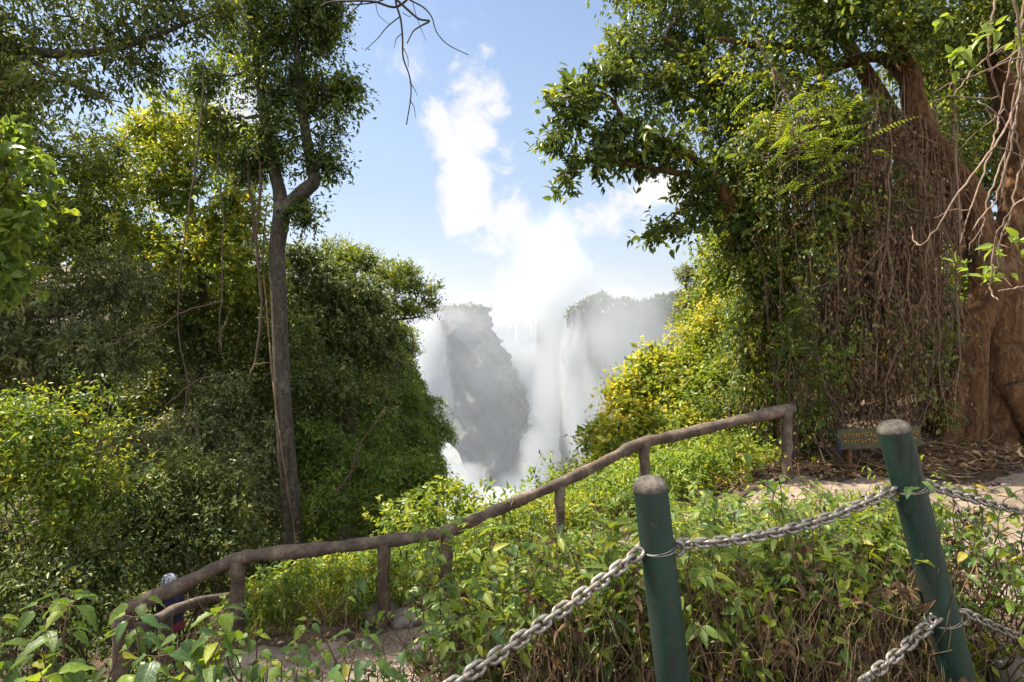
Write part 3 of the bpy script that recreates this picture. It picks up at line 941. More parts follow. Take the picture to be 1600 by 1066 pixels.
    bushes = [
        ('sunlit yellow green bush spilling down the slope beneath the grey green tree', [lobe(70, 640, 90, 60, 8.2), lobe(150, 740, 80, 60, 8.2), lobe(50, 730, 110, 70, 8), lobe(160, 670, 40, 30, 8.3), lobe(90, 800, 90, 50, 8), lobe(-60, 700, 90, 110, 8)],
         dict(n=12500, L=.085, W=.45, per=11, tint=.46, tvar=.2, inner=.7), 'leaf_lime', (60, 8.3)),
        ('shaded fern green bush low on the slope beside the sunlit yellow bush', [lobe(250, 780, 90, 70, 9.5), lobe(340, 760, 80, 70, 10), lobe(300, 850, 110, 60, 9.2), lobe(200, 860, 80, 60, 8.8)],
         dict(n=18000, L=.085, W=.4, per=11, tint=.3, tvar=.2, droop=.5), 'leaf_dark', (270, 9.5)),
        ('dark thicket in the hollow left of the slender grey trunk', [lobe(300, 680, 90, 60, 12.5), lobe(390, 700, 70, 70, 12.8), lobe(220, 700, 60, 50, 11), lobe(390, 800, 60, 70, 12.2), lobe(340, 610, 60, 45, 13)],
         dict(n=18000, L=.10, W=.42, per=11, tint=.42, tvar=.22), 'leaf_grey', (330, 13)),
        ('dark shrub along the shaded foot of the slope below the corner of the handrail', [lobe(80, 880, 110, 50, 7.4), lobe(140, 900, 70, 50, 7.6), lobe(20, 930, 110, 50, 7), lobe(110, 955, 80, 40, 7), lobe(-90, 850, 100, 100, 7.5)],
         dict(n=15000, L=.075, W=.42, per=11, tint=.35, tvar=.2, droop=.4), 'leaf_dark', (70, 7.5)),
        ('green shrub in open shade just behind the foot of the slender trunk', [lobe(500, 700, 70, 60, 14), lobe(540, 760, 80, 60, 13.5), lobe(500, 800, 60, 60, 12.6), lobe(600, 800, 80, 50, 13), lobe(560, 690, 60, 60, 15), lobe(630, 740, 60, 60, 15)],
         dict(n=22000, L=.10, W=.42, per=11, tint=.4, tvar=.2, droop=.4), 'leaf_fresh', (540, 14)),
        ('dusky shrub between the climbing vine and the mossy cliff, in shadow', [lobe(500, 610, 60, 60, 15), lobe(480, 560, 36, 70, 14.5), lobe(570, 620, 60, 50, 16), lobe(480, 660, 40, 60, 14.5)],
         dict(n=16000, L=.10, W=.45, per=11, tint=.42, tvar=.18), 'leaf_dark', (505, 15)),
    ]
    for lb, lobes, leaf, mat, (fx, fd) in bushes:
        bush('shrub', lb, 'shrub', lobes, leaf, mat, on_ground(fx, fd), stems=14, stem_r=.022)

    # mound of creepers right of the trunk
    lob = [lobe(490, 440, 60, 55, 16.5, 1.6), lobe(540, 460, 60, 45, 17, 1.6), lobe(590, 500, 50, 50, 17.5, 1.6), lobe(520, 520, 70, 60, 16.6, 1.6), lobe(600, 560, 45, 70, 18, 1.5), lobe(470, 400, 36, 32, 16)]
    g = on_ground(540, 17.5)
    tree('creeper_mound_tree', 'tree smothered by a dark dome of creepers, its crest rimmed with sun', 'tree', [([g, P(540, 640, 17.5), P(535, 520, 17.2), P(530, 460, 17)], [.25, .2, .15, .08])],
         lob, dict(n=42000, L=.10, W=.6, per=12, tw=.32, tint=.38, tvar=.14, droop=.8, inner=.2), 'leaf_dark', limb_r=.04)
    # flat crowned tree on the cliff edge
    d = 21
    lob = [lobe(560, 405, 50, 22, d, 1.3), lobe(610, 425, 46, 20, d, 1.3), lobe(645, 450, 40, 20, d, 1.2), lobe(600, 470, 45, 22, d - .5, 1.1), lobe(650, 485, 36, 14, d, 1), lobe(530, 390, 36, 18, d, 1), lobe(672, 470, 18, 10, d, .6), lobe(520, 420, 36, 24, d - .6, 1)]
    tree('umbrella_tree', 'flat crowned tree leaning out from the top of the mossy cliff over the misty gorge', 'tree',
         [([P(560, 640, d), P(575, 540, d), P(585, 480, d), P(600, 445, d)], [.22, .17, .13, .06]), ([P(578, 520, d), P(615, 490, d), P(650, 470, d)], [.1, .07, .03]),
          ([P(582, 490, d), P(550, 440, d - .2), P(535, 410, d)], [.09, .06, .03]), ([P(620, 515, d), P(636, 510, d), P(642, 545, d), P(638, 580, d)], [.03, .02, .015, .008]), ([P(600, 500, d), P(640, 498, d), P(662, 492, d), P(684, 478, d)], [.05, .035, .02, .008])],
         lob, dict(n=19000, L=.11, W=.4, per=12, tw=.36, tint=.6, tvar=.15, droop=.05), 'leaf_olive', limb_r=.04)

    # mossy cliff falling into the gorge, clad in creepers
    m, n = 60, 50
    ys = np.linspace(500, 900, m)
    g = np.empty((m, n, 3))
    for j, y in enumerate(ys):
        e = np.interp(y, [500, 540, 565, 590, 620, 650, 680, 700, 745, 800, 900], [632, 640, 650, 664, 676, 688, 698, 702, 704, 696, 690])
        u = np.linspace(0, 1, n)
        z = P(0, y, 22)[2]
        xe = (e - 800) / F * 22 - .80
        ang = u * 2.4
        R = 3.4
        cx, cyy = xe - R, 24
        lump = .16 * np.sin(u * 17 + j * .3) + .12 * np.sin(u * 31 - j * .5) + .10 * np.sin(j * .9)
        r = R + lump - .1
        x = cx + np.sin(ang) * r * np.where(ang > 1.57, 1, 1) ; yv = cyy - np.cos(ang) * r * 1.5
        left = u < .001
        g[j] = np.stack([x, yv, np.full(n, z)], -1)
    # carry it to the left behind the shrubs
    ext = g[:, :1].copy(); ext[:, :, 0] -= 5; ext[:, :, 1] -= 1.5
    g = np.concatenate([ext, g], 1)
    mb = MB(); mb.grid(g)
    top = g[0]
    mb.grid(np.stack([top, np.stack([top[:, 0] * 0 - 8.5, top[:, 1] * 0 + 30, top[:, 2] + .2], -1)]))
    tag(mb.build('mossy_cliff', M['moss_cliff']), kind='structure')
    # its creepers
    mb = MB()
    N = 5200
    i = rng.integers(0, m - 1, N); k = rng.integers(1, 40, N)
    fa, fb = rng.random(N)[:, None], rng.random(N)[:, None]
    p = g[i, k] * (1 - fa) * (1 - fb) + g[i + 1, k] * fa * (1 - fb) + g[i, k + 1] * (1 - fa) * fb + g[i + 1, k + 1] * fa * fb
    ctr = np.stack([p[:, 0] * 0 + g[:, :, 0].min() + 4, p[:, 1] * 0 + 25, p[:, 2]], -1)
    out = nrm(p - ctr)
    clump = .5 + .5 * np.sin(p[:, 2] * 2.1 + 3 * np.sin(p[:, 0] * 1.7)) * np.sin(p[:, 0] * 2.3 + p[:, 1] * 1.1)
    sprays(mb, p, out + V3(0, 0, .1), .36, 13, .10, .5, .32 + .22 * clump, droop=.7)
    keep = clump > .62
    sprays(mb, p[keep] + out[keep] * .3, out[keep], .5, 12, .10, .45, .5, droop=.7)
    tag(mb.build('cliff_creeper', M['leaf_fresh']), kind='stuff')

    # lianas hanging through the wood
    lian = [([(150, 530), (200, 518), (250, 505), (300, 482), (350, 470)], 11.4, .02, 'bare grey bough slanting up through the shaded wood'), ([(250, 640), (290, 606), (330, 590), (375, 582)], 11.6, .018, 'bare grey stick lying across the dark thicket'), ([(560, 690), (545, 740), (520, 780), (505, 830)], 12.4, .03, 'leaning dark sapling stem right of the slender trunk'), ([(600, 640), (570, 680), (552, 720), (540, 790)], 12.6, .016, 'arching thin bough over the green shrub in open shade'), ([(322, 60), (318, 150), (310, 250), (305, 340), (296, 430), (292, 520), (300, 610), (290, 660)], 11.6, .018, 'knotted pale liana hanging longest through the wood'),
            ([(345, 150), (343, 260), (350, 350), (346, 450), (340, 560)], 11.8, .014, 'thin straight liana beside the knotted pale one'),
            ([(400, 190), (404, 290), (396, 380), (402, 470), (394, 560), (390, 590)], 11.7, .03, 'stout liana close by the slender grey trunk'),
            ([(388, 200), (390, 280), (398, 350), (392, 400)], 11.9, .03, 'short thick liana under the fork of the slender tree'),
            ([(360, 490), (348, 520), (346, 556)], 11.5, .016, 'short crooked liana catching the light above the dark thicket'),
            ([(296, 600), (288, 650), (310, 690), (296, 730)], 11.3, .018, 'looping bare vine at the foot of the dark wood'),
            ([(425, 565), (400, 568), (390, 580)], 11.6, .014, 'bare pale twig sticking sideways from the slender trunk'),
            ([(640, 510), (648, 540), (642, 570), (650, 600)], 20.5, .025, 'wispy aerial root dangling from the flat crowned tree')]
    for pts, d, r, lb in lian:
        q = catmull([P(x, y, d) for x, y in pts], 6)
        wl = np.cumsum(rng.normal(0, .016, (len(q), 3)), 0); wl -= np.linspace(0, 1, len(q))[:, None] * wl[-1]
        q = q + wl
        mb = MB(); mb.tube(q, r * np.interp(np.linspace(0, 1, len(q)), [0, .2, .8, 1], [.3, 1, .8, .25]) * (1 + .15 * rng.normal(size=len(q))), 6)
        tag(mb.build('liana', M['twig'], origin=q[0]), lb, 'vine', 'lianas in the wood')
    # undergrowth carpet on the shaded slope
    mb = MB()
    N = 5200
    x = rng.uniform(-14, -2.6, N); y = rng.uniform(5.6, 20, N)
    z = gz(x, y)
    ppx = 800 + F * x / y
    ok = (z > -6) & ~((ppx > 215) & (ppx < 330) & (y < 8.8))
    c = np.stack([x, y, z], -1)[ok]
    c[:, 2] += rng.uniform(0, .35, len(c))
    sprays(mb, c, V3(0, -.2, 1) + .5 * rdir(len(c)), .5, 10, .11, .42, .3, droop=.5)
    tag(mb.build('undergrowth', M['leaf_fresh']), kind='stuff')


left_wood()


# ------------------------------------------------------------------ right: the fig tree and its neighbours
def frond(mb, a, b, n=13, L=.035, tint=.7, tw=.004, wd=.30):
    """feathery compound leaf: leaflets in two rows along a midrib"""
    p = wobble_path(a, b, n, .02, -.05)
    mb.tube(p, np.linspace(tw, tw * .4, n), 4, tint=.2)
    d = nrm(np.gradient(p, axis=0))
    s = nrm(np.cross(d, V3(0, .3, 1)))
    ln = np.linalg.norm(np.asarray(b) - np.asarray(a))
    t = np.linspace(0, 1, n)
    w = (np.sin(np.clip(t * .9 + .15, 0, 1) * math.pi) * .8 + .25)
    for sg in (-1, 1):
        put_leaves(mb, p, nrm(s * sg + d * .45 + V3(0, 0, -.12)), V3(0, -.3, 1) + .25 * rdir(n), L * w, wd, np.clip(tint + rng.normal(0, .1, n), 0, 1))


def right_wood():
    d = 7.8
    b = on_ground(1535, d)
    # two trunks grown together, with a limb thrown up and across
    A = [P(1494, 712, d), P(1498, 680, d), P(1504, 600, d), P(1512, 520, d), P(1536, 455, d), P(1528, 380, d), P(1516, 310, d), P(1505, 280, d - .1)]
    B = [P(1566, 712, d), P(1566, 680, d), P(1566, 600, d), P(1564, 520, d), P(1566, 450, d), P(1578, 380, d), P(1592, 290, d), P(1585, 190, d), P(1560, 90, d), P(1550, -60, d)]
    Lm = [P(1520, 330, d), P(1505, 285, d - .1), P(1470, 240, d - .3), P(1440, 195, d - .4), P(1425, 130, d - .5), P(1400, 60, d - .5), P(1385, -50, d - .4)]
    Lm2 = [P(1450, 205, d - .4), P(1420, 130, d - .2), P(1370, 90, d), P(1300, 105, d + .1), P(1285, 90, d + .1), P(1250, 74, d + .1), P(1190, 72, d + .1), P(1120, 60, d)]
    Lm3 = [P(1530, 400, d), P(1500, 380, d + .6), P(1470, 300, d + .8), P(1430, 220, d + .9)]
    But = [P(1640, 705, d - .4), P(1600, 650, d - .2), P(1575, 590, d - .05), P(1565, 540, d)]
    But2 = [P(1470, 708, d - .3), P(1487, 670, d - .15), P(1500, 600, d)]
    lob = [lobe(1360, -20, 170, 80, 7.4, 1.4), lobe(1520, 0, 140, 90, 7.6, 1.2), lobe(1250, 20, 130, 80, 7.6, 1.2), lobe(1450, 90, 80, 40, 8.6, .9), lobe(1180, 110, 100, 70, 7.7, .9), lobe(1280, 170, 100, 60, 7.4, .8), lobe(1620, 150, 80, 110, 8.6, .8),
           lobe(1590, 60, 100, 60, 8.8, .8), lobe(1400, 40, 60, 50, 6.9, .5), lobe(1500, 130, 80, 60, 9.2, .6), lobe(1470, 240, 60, 60, 9, .5)]

    root = tree('fig_tree', 'huge old fig with two fused brown trunks, buttresses and a curtain of hanging roots', 'tree',
                [(A, [.27, .24, .21, .20, .21, .185, .175, .165]), (B, [.30, .25, .22, .205, .205, .19, .175, .16, .13, .08]), (Lm, [.17, .17, .15, .135, .12, .10, .07]), (Lm2, [.12, .1, .08, .09, .09, .075, .05, .02]), (Lm3, [.12, .1, .08, .05]), (But, [.10, .17, .22, .2]), (But2, [.07, .13, .17])],
                lob, dict(n=34000, L=.085, W=.46, per=11, tw=.42, tint=.5, tvar=.2, droop=.45, inner=.6), 'leaf_olive', bark='bark_brown', limb_r=.03, wob=.1)
    base = np.array(root.location)
    # hanging roots: nobody could count them
    mb = MB()
    for i in range(480):
        px = rng.normal(1350, 62) if i % 3 else rng.uniform(1240, 1500)
        if not 1215 < px < 1495: continue
        dd = rng.uniform(6.7, 7.9)
        y0 = rng.uniform(90, 330); y1 = rng.uniform(380, 690)
        if i % 4 == 0: y0 = rng.uniform(300, 500)
        if 1300 < px < 1420: y1 = min(y1, 640)
        n = 12
        t = np.linspace(0, 1, n)
        x = px + np.cumsum(rng.normal(0, 3.4, n)) + rng.normal(0, 18) * t
        q = np.array([P(a, y0 + (y1 - y0) * s, dd) for a, s in zip(x, t)])
        q[:, 1] += np.cumsum(rng.normal(0, .03, n))
        r = abs(rng.normal(.004, .005)) + .0025 + (.014 if rng.random() < .06 else 0)
        mb.tube(q, np.interp(t, [0, .25, .7, 1], [.0015, r, r, r * .35]), 4, cap=False)
        if rng.random() < .5:
            for _ in range(3):
                k = rng.integers(2, n - 1)
                e = q[k] + V3(rng.normal(0, .22), rng.normal(0, .1), -rng.uniform(.15, .6))
                mb.tube(wobble_path(q[k], e, 6, .1, .05), np.linspace(r * .6, r * .3, 6), 4, cap=False)
    ro = mb.build('aerial_roots', M['root'], root, base)
    ro['kind'] = 'stuff'
    # withered leaves caught in the roots
    mb = MB()
    N = 2600
    c = np.array([P(rng.normal(1350, 60), rng.uniform(170, 640), rng.uniform(6.6, 7.7)) for _ in range(N)])
    sprays(mb, c, V3(0, -.2, -1) + .5 * rdir(N), .3, 9, .06, .4, .45, tsd=.2, droop=.8)
    w = mb.build('withered_leaves', M['leaf_dry'], root, base)
    w['kind'] = 'stuff'

    # a small leaved climber threading the curtain
    gcl = on_ground(1330, 6.6)
    bush('climber', 'small leaved green climber threading through the curtain of hanging roots', 'vine',
         [lobe(1475, 520, 26, 120, 7.0, .2), lobe(1480, 640, 30, 40, 7.0, .2), lobe(1210, 330, 40, 90, 6.8, .25), lobe(1270, 420, 40, 90, 6.6, .25), lobe(1340, 330, 40, 70, 6.7, .25), lobe(1400, 300, 40, 60, 6.8, .25), lobe(1230, 520, 40, 60, 6.6, .25), lobe(1310, 540, 50, 80, 6.6, .25), lobe(1390, 480, 40, 90, 6.8, .25), lobe(1440, 560, 26, 80, 6.9, .2), lobe(1260, 640, 40, 30, 6.6, .25)],
         dict(n=5000, L=.055, W=.45, per=9, tw=.3, tint=.5, tvar=.2, droop=.7, inner=.9), 'leaf_olive', gcl, stems=16, stem_r=.012)

    g = on_ground(1180, 7.9)
    bush('climber', 'sunlit golden green climber draped in front of the leaning tree beside the hanging roots', 'vine',
         [lobe(1190, 300, 50, 60, 7.2, .4), lobe(1220, 400, 50, 70, 7.2, .4), lobe(1180, 480, 50, 70, 7.6, .4), lobe(1240, 250, 50, 60, 6.9, .35), lobe(1300, 190, 50, 50, 6.8, .3), lobe(1240, 500, 30, 60, 7.1, .3), lobe(1200, 580, 50, 60, 7.6, .4), lobe(1150, 360, 30, 50, 7.4, .3), lobe(1290, 330, 26, 60, 6.7, .2), lobe(1180, 210, 50, 40, 7.0, .3)],
         dict(n=24000, L=.062, W=.46, per=10, tw=.3, tint=.62, tvar=.2, droop=.7, inner=.8), 'leaf_olive', g, stems=16, stem_r=.012)

    # second trunk behind the curtain and its crown
    d2 = 8.6
    g = on_ground(1455, d2)
    lob = [lobe(1000, 60, 70, 60, 9, .9), lobe(1060, 20, 110, 70, 9, 1), lobe(1100, 130, 100, 60, 8.8, .9), lobe(1150, 210, 90, 60, 8.6, .8), lobe(1160, 300, 80, 70, 8.6, .8), lobe(1010, 130, 50, 40, 9, .6), lobe(1190, 390, 90, 70, 8.6, .8), lobe(1140, 400, 60, 60, 9, .8), lobe(1230, 480, 80, 70, 8.5, .7), lobe(1100, -60, 180, 60, 9, 1.4), lobe(1400, 420, 70, 160, 8.9, .5), lobe(1300, 420, 80, 130, 9.2, .6)]
    tree('vine_hung_tree', 'tall dark trunked tree behind the hanging roots, its crown hung with green vines', 'tree',
         [([g + V3(0, 0, -.2), P(1458, 640, d2), P(1462, 520, d2), P(1450, 420, d2), P(1440, 330, d2), P(1400, 200, d2), P(1330, 80, d2), P(1250, -40, d2)], [.26, .24, .2, .19, .17, .14, .1, .04]),
          ([P(1445, 370, d2), P(1330, 300, d2), P(1220, 230, d2), P(1120, 130, d2), P(1040, 60, d2)], [.11, .09, .07, .05, .02])],
         lob, dict(n=46000, L=.085, W=.48, per=12, tw=.36, tint=.55, tvar=.18, droop=.5, inner=.5), 'leaf_olive', bark='bark_brown', limb_r=.03)

    # the branch reaching out over the gorge
    d3 = 7.3
    lob = [lobe(870, 200, 38, 60, d3, .4), lobe(905, 150, 40, 40, d3, .4), lobe(920, 250, 50, 40, d3, .4), lobe(980, 220, 60, 50, d3, .5), lobe(1040, 240, 60, 40, d3, .5), lobe(1090, 290, 40, 40, d3, .4), lobe(960, 120, 36, 30, d3, .4), lobe(880, 285, 22, 20, d3, .3), lobe(1045, 355, 42, 18, d3, .3), lobe(1015, 370, 16, 14, d3, .25), lobe(1105, 330, 26, 26, d3, .3), lobe(1130, 262, 44, 26, d3, .3), lobe(1158, 340, 30, 40, d3, .3), lobe(1190, 430, 26, 50, d3 + .1, .3)]
    g = on_ground(1235, d3)
    tree('leaning_tree', 'leaning tree with dark paddle shaped leaves reaching out over the misty gorge', 'tree',
         [([g + V3(0, 0, -.2), P(1225, 640, d3 + .2), P(1200, 500, d3 + .3), P(1170, 390, d3 + .2), P(1140, 320, d3), P(1110, 270, d3), P(1040, 225, d3), P(980, 190, d3), P(950, 150, d3), P(900, 140, d3)], [.14, .13, .12, .11, .10, .07, .045, .03, .018, .006]),
          ([P(1115, 280, d3), P(1040, 268, d3), P(980, 255, d3), P(920, 250, d3), P(870, 275, d3)], [.05, .04, .028, .016, .005]), ([P(1140, 320, d3), P(1110, 316, d3), P(1070, 325, d3), P(1040, 350, d3), P(1010, 372, d3)], [.035, .022, .015, .01, .004]),
          ([P(985, 195, d3), P(972, 215, d3), P(960, 150, d3), P(940, 145, d3)], [.02, .016, .012, .005])],
         lob, dict(n=5600, L=.115, W=.42, per=8, tw=.28, tint=.4, tvar=.2, droop=.1, tmpl=OVATE, inner=.75), 'leaf_olive', bark='bark_brown', limb_r=.014)

    # bushes on the sunlit bank above the gorge
    spec = [
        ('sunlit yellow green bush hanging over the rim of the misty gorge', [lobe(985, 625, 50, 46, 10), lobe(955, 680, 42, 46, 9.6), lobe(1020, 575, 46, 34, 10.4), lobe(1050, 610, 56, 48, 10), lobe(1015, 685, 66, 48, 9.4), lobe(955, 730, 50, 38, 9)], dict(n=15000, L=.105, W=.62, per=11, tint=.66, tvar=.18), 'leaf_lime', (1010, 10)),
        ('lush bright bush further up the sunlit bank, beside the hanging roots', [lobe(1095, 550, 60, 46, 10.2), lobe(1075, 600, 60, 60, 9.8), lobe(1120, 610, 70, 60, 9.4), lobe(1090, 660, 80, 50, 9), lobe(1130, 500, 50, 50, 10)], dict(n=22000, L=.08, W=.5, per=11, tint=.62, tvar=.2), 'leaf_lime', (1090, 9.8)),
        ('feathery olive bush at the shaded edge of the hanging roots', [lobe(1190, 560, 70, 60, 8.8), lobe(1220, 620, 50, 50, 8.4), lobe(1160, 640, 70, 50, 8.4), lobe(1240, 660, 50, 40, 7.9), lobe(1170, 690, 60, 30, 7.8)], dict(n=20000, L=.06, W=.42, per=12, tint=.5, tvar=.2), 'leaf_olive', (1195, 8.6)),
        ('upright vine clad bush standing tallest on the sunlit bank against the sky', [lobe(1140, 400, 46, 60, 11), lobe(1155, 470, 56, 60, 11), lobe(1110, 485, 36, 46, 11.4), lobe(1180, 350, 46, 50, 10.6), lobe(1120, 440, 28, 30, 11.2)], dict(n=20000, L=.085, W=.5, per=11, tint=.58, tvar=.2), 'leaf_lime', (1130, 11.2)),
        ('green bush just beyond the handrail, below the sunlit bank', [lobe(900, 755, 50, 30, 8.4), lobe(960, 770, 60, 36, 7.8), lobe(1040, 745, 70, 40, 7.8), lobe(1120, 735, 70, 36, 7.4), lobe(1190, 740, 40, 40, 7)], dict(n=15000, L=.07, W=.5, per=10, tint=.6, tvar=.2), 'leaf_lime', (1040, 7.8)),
    ]
    for lb, lobes, leaf, mat, (fx, fd) in spec:
        bush('bush', lb, 'bush', lobes, leaf, mat, on_ground(fx, fd), stems=14, stem_r=.02)
    # pale tree further along the rim
    d4 = 30
    g = on_ground(1090, d4)
    tree('grey_tree', 'pale grey green tree farther along the gorge rim, seen against the mist', 'tree', [([g, P(1085, 560, d4), P(1078, 480, d4), P(1068, 430, d4)], [.25, .2, .14, .05])],
         [lobe(1072, 432, 16, 22, d4), lobe(1080, 470, 28, 24, d4), lobe(1075, 495, 22, 16, d4), lobe(1100, 450, 30, 34, d4), lobe(1110, 510, 30, 30, d4)], dict(n=16000, L=.13, W=.45, per=11, tint=.55, tvar=.15), 'leaf_grey', limb_r=.04)
    g = on_ground(1620, 11)
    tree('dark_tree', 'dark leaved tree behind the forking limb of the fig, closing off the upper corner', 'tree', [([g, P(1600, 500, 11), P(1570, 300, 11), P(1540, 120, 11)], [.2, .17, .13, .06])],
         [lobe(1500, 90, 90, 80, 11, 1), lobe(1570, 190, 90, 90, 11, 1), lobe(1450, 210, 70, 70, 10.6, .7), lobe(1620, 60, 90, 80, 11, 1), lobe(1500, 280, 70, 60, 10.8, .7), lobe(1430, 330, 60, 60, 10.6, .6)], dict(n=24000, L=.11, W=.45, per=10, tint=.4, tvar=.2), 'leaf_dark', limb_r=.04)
    # shade trees deeper in on the right, closing the view
    g = on_ground(1500, 14)
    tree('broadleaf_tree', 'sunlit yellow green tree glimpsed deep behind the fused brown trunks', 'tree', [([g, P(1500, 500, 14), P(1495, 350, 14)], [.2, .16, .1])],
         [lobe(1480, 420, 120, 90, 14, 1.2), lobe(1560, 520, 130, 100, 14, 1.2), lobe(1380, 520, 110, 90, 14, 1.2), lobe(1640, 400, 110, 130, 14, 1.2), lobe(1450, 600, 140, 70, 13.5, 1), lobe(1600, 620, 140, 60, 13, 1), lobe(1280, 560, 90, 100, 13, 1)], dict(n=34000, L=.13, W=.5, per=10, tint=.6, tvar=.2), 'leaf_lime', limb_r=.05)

    # feathery fronds in the sun
    root = thing('acacia_shrub', 'shrub with feathery sunlit fronds sprouting high in front of the hanging roots', 'shrub', P(1290, 300, 6.6))
    base = np.array(root.location)
    mb = MB(); ml = MB()
    st = [P(1180, 60, 6.7), P(1230, 150, 6.6), P(1270, 220, 6.5), P(1300, 300, 6.6)]
    sp = catmull(st, 8); mb.tube(sp, np.linspace(.012, .005, len(sp)), 5)
    for i in range(100):
        a = P(rng.normal(1265, 50), rng.normal(225, 45), rng.uniform(6.1, 6.7))
        frond(ml, a, a + V3(rng.normal(.14, .16), rng.normal(-.08, .1), rng.normal(.07, .13)), n=15, L=.055, tint=rng.uniform(.25, .75))
    for i in range(45):
        k = sp[rng.integers(4, len(sp))]; e = P(rng.normal(1265, 50), rng.normal(225, 45), rng.uniform(6.2, 6.6))
        mb.tube(wobble_path(k, e, 7, .1), np.linspace(.006, .002, 7), 4)
    mb.build('stems', M['twig'], root, base); ml.build('foliage', M['leaf_lime'], root, base)
    root = thing('acacia_shrub', 'shaded shrub with feathery fronds low in front of the hanging roots', 'shrub', on_ground(1240, 6.7))
    base = np.array(root.location)
    mb = MB(); ml = MB()
    for s in range(6):
        sp = wobble_path(base + V3(rng.normal(0, .1), 0, 0), P(rng.uniform(1210, 1340), rng.uniform(430, 600), 6.5), 12, .06)
        mb.tube(sp, np.linspace(.012, .004, 12), 5)
        for i in range(16):
            a = sp[rng.integers(4, 12)] + rng.normal(0, .08, 3)
            frond(ml, a, a + V3(rng.normal(.05, .22), rng.normal(-.1, .1), rng.normal(.0, .10)), n=15, L=.05, tint=rng.uniform(.3, .7))
    mb.build('stems', M['twig'], root, base); ml.build('foliage', M['leaf_olive'], root, base)

    # pale twigs hanging close by at the edge
    root = thing('hanging_creeper', 'pale leafless creeper stems hanging in front of the fused trunks, with a few bright leaves', 'vine', P(1590, -40, 3.2))
    base = np.array(root.location)
    paths = [[(1600, 30), (1575, 110), (1560, 190), (1540, 260), (1515, 330), (1500, 380)], [(1625, -20), (1600, 110), (1580, 210), (1550, 290), (1535, 350), (1530, 400)], [(1640, 60), (1590, 160), (1560, 220), (1500, 300), (1450, 375), (1430, 380), (1424, 355)],
             [(1640, 180), (1600, 250), (1580, 330), (1560, 400), (1575, 440)], [(1560, -20), (1545, 60), (1552, 130), (1585, 200), (1600, 280)], [(1610, 300), (1580, 330), (1556, 380), (1548, 450), (1560, 470)], [(1650, 100), (1600, 90), (1540, 110), (1500, 125), (1480, 110)],
             [(1650, 20), (1590, 60), (1530, 100), (1490, 150)], [(1640, 440), (1600, 448), (1560, 455)], [(1650, 260), (1600, 240), (1560, 180), (1530, 160)], [(1600, -20), (1588, 120), (1570, 260), (1566, 330)], [(1580, -30), (1597, 90), (1590, 180), (1560, 300), (1520, 360)]]
    mb = MB()
    for i, pth in enumerate(paths):
        dd = 3.2 + .3 * math.sin(i * 2.1)
        q = catmull([P(x, y, dd + .1 * math.sin(j + i)) for j, (x, y) in enumerate(pth)], 7)
        q[1:-1] += rng.normal(0, .004, (len(q) - 2, 3))
        mb.tube(q, np.linspace(.0066, .0035, len(q)), 6)
        for _ in range(3):
            k = rng.integers(3, len(q) - 2)
            mb.tube(wobble_path(q[k], q[k] + V3(rng.normal(0, .12), rng.normal(0, .06), -rng.uniform(.02, .2)), 7, .12), np.linspace(.004, .0015, 7), 4)
    mb.build('stems', M['pale_twig'], root, base)
    mb = MB()
    spots = [(1505, 80), (1500, 95), (1560, 60), (1590, 40), (1480, 25), (1555, 395), (1545, 420), (1560, 410), (1590, 430), (1600, 390), (1520, 430), (1595, 20), (1575, 400), (1560, 55), (1515, 70)]
    c = np.array([P(x, y, 3.15) for x, y in spots])
    sprays(mb, c, V3(-.5, -.2, .1) + .5 * rdir(len(c)), .14, 6, .075, .42, .75, droop=.3, tmpl=OVATE)
    mb.build('leaves', M['leaf_fresh'], root, base)

    # bare twigs over the top of the picture
    root = thing('bare_branch', 'bare dark branch with twigs dangling alone against the open sky', 'branch', P(640, -60, 4.0))
    base = np.array(root.location)
    tw = [([(690, -60), (660, -30), (622, 10), (580, 2), (520, 3), (500, 10)], .011), ([(622, -30), (618, 0), (626, 30), (629, 60), (630, 90), (640, 120), (642, 150), (635, 195)], .009), ([(620, 0), (640, 18), (655, 30), (671, 33), (655, 42), (645, 50), (636, 68)], .009),
          ([(640, 0), (662, 12), (675, 28), (682, 50), (700, 70), (732, 86)], .006), ([(626, 25), (605, 42), (590, 60), (570, 79)], .005), ([(610, -5), (585, 4), (545, 8), (518, 6)], .006), ([(567, 2), (550, 18), (525, 36)], .005), ([(640, 128), (648, 140), (652, 150)], .004), ([(640, 156), (647, 168), (649, 184)], .004),
          ([(631, 76), (637, 90), (638, 105)], .004), ([(629, 52), (620, 60), (616, 74)], .004), ([(585, -10), (590, 20), (600, 32), (608, 38)], .003), ([(645, 5), (652, 30), (660, 50), (666, 64)], .003), ([(629, 20), (640, 26), (645, 20)], .003)]
    mb = MB()
    for pts, r in tw:
        q = catmull([P(x, y, 4.0) for x, y in pts], 6)
        mb.tube(q, np.linspace(r, r * .45, len(q)), 6)
    mb.build('twigs', M['twig_dark'], root, base)


right_wood()


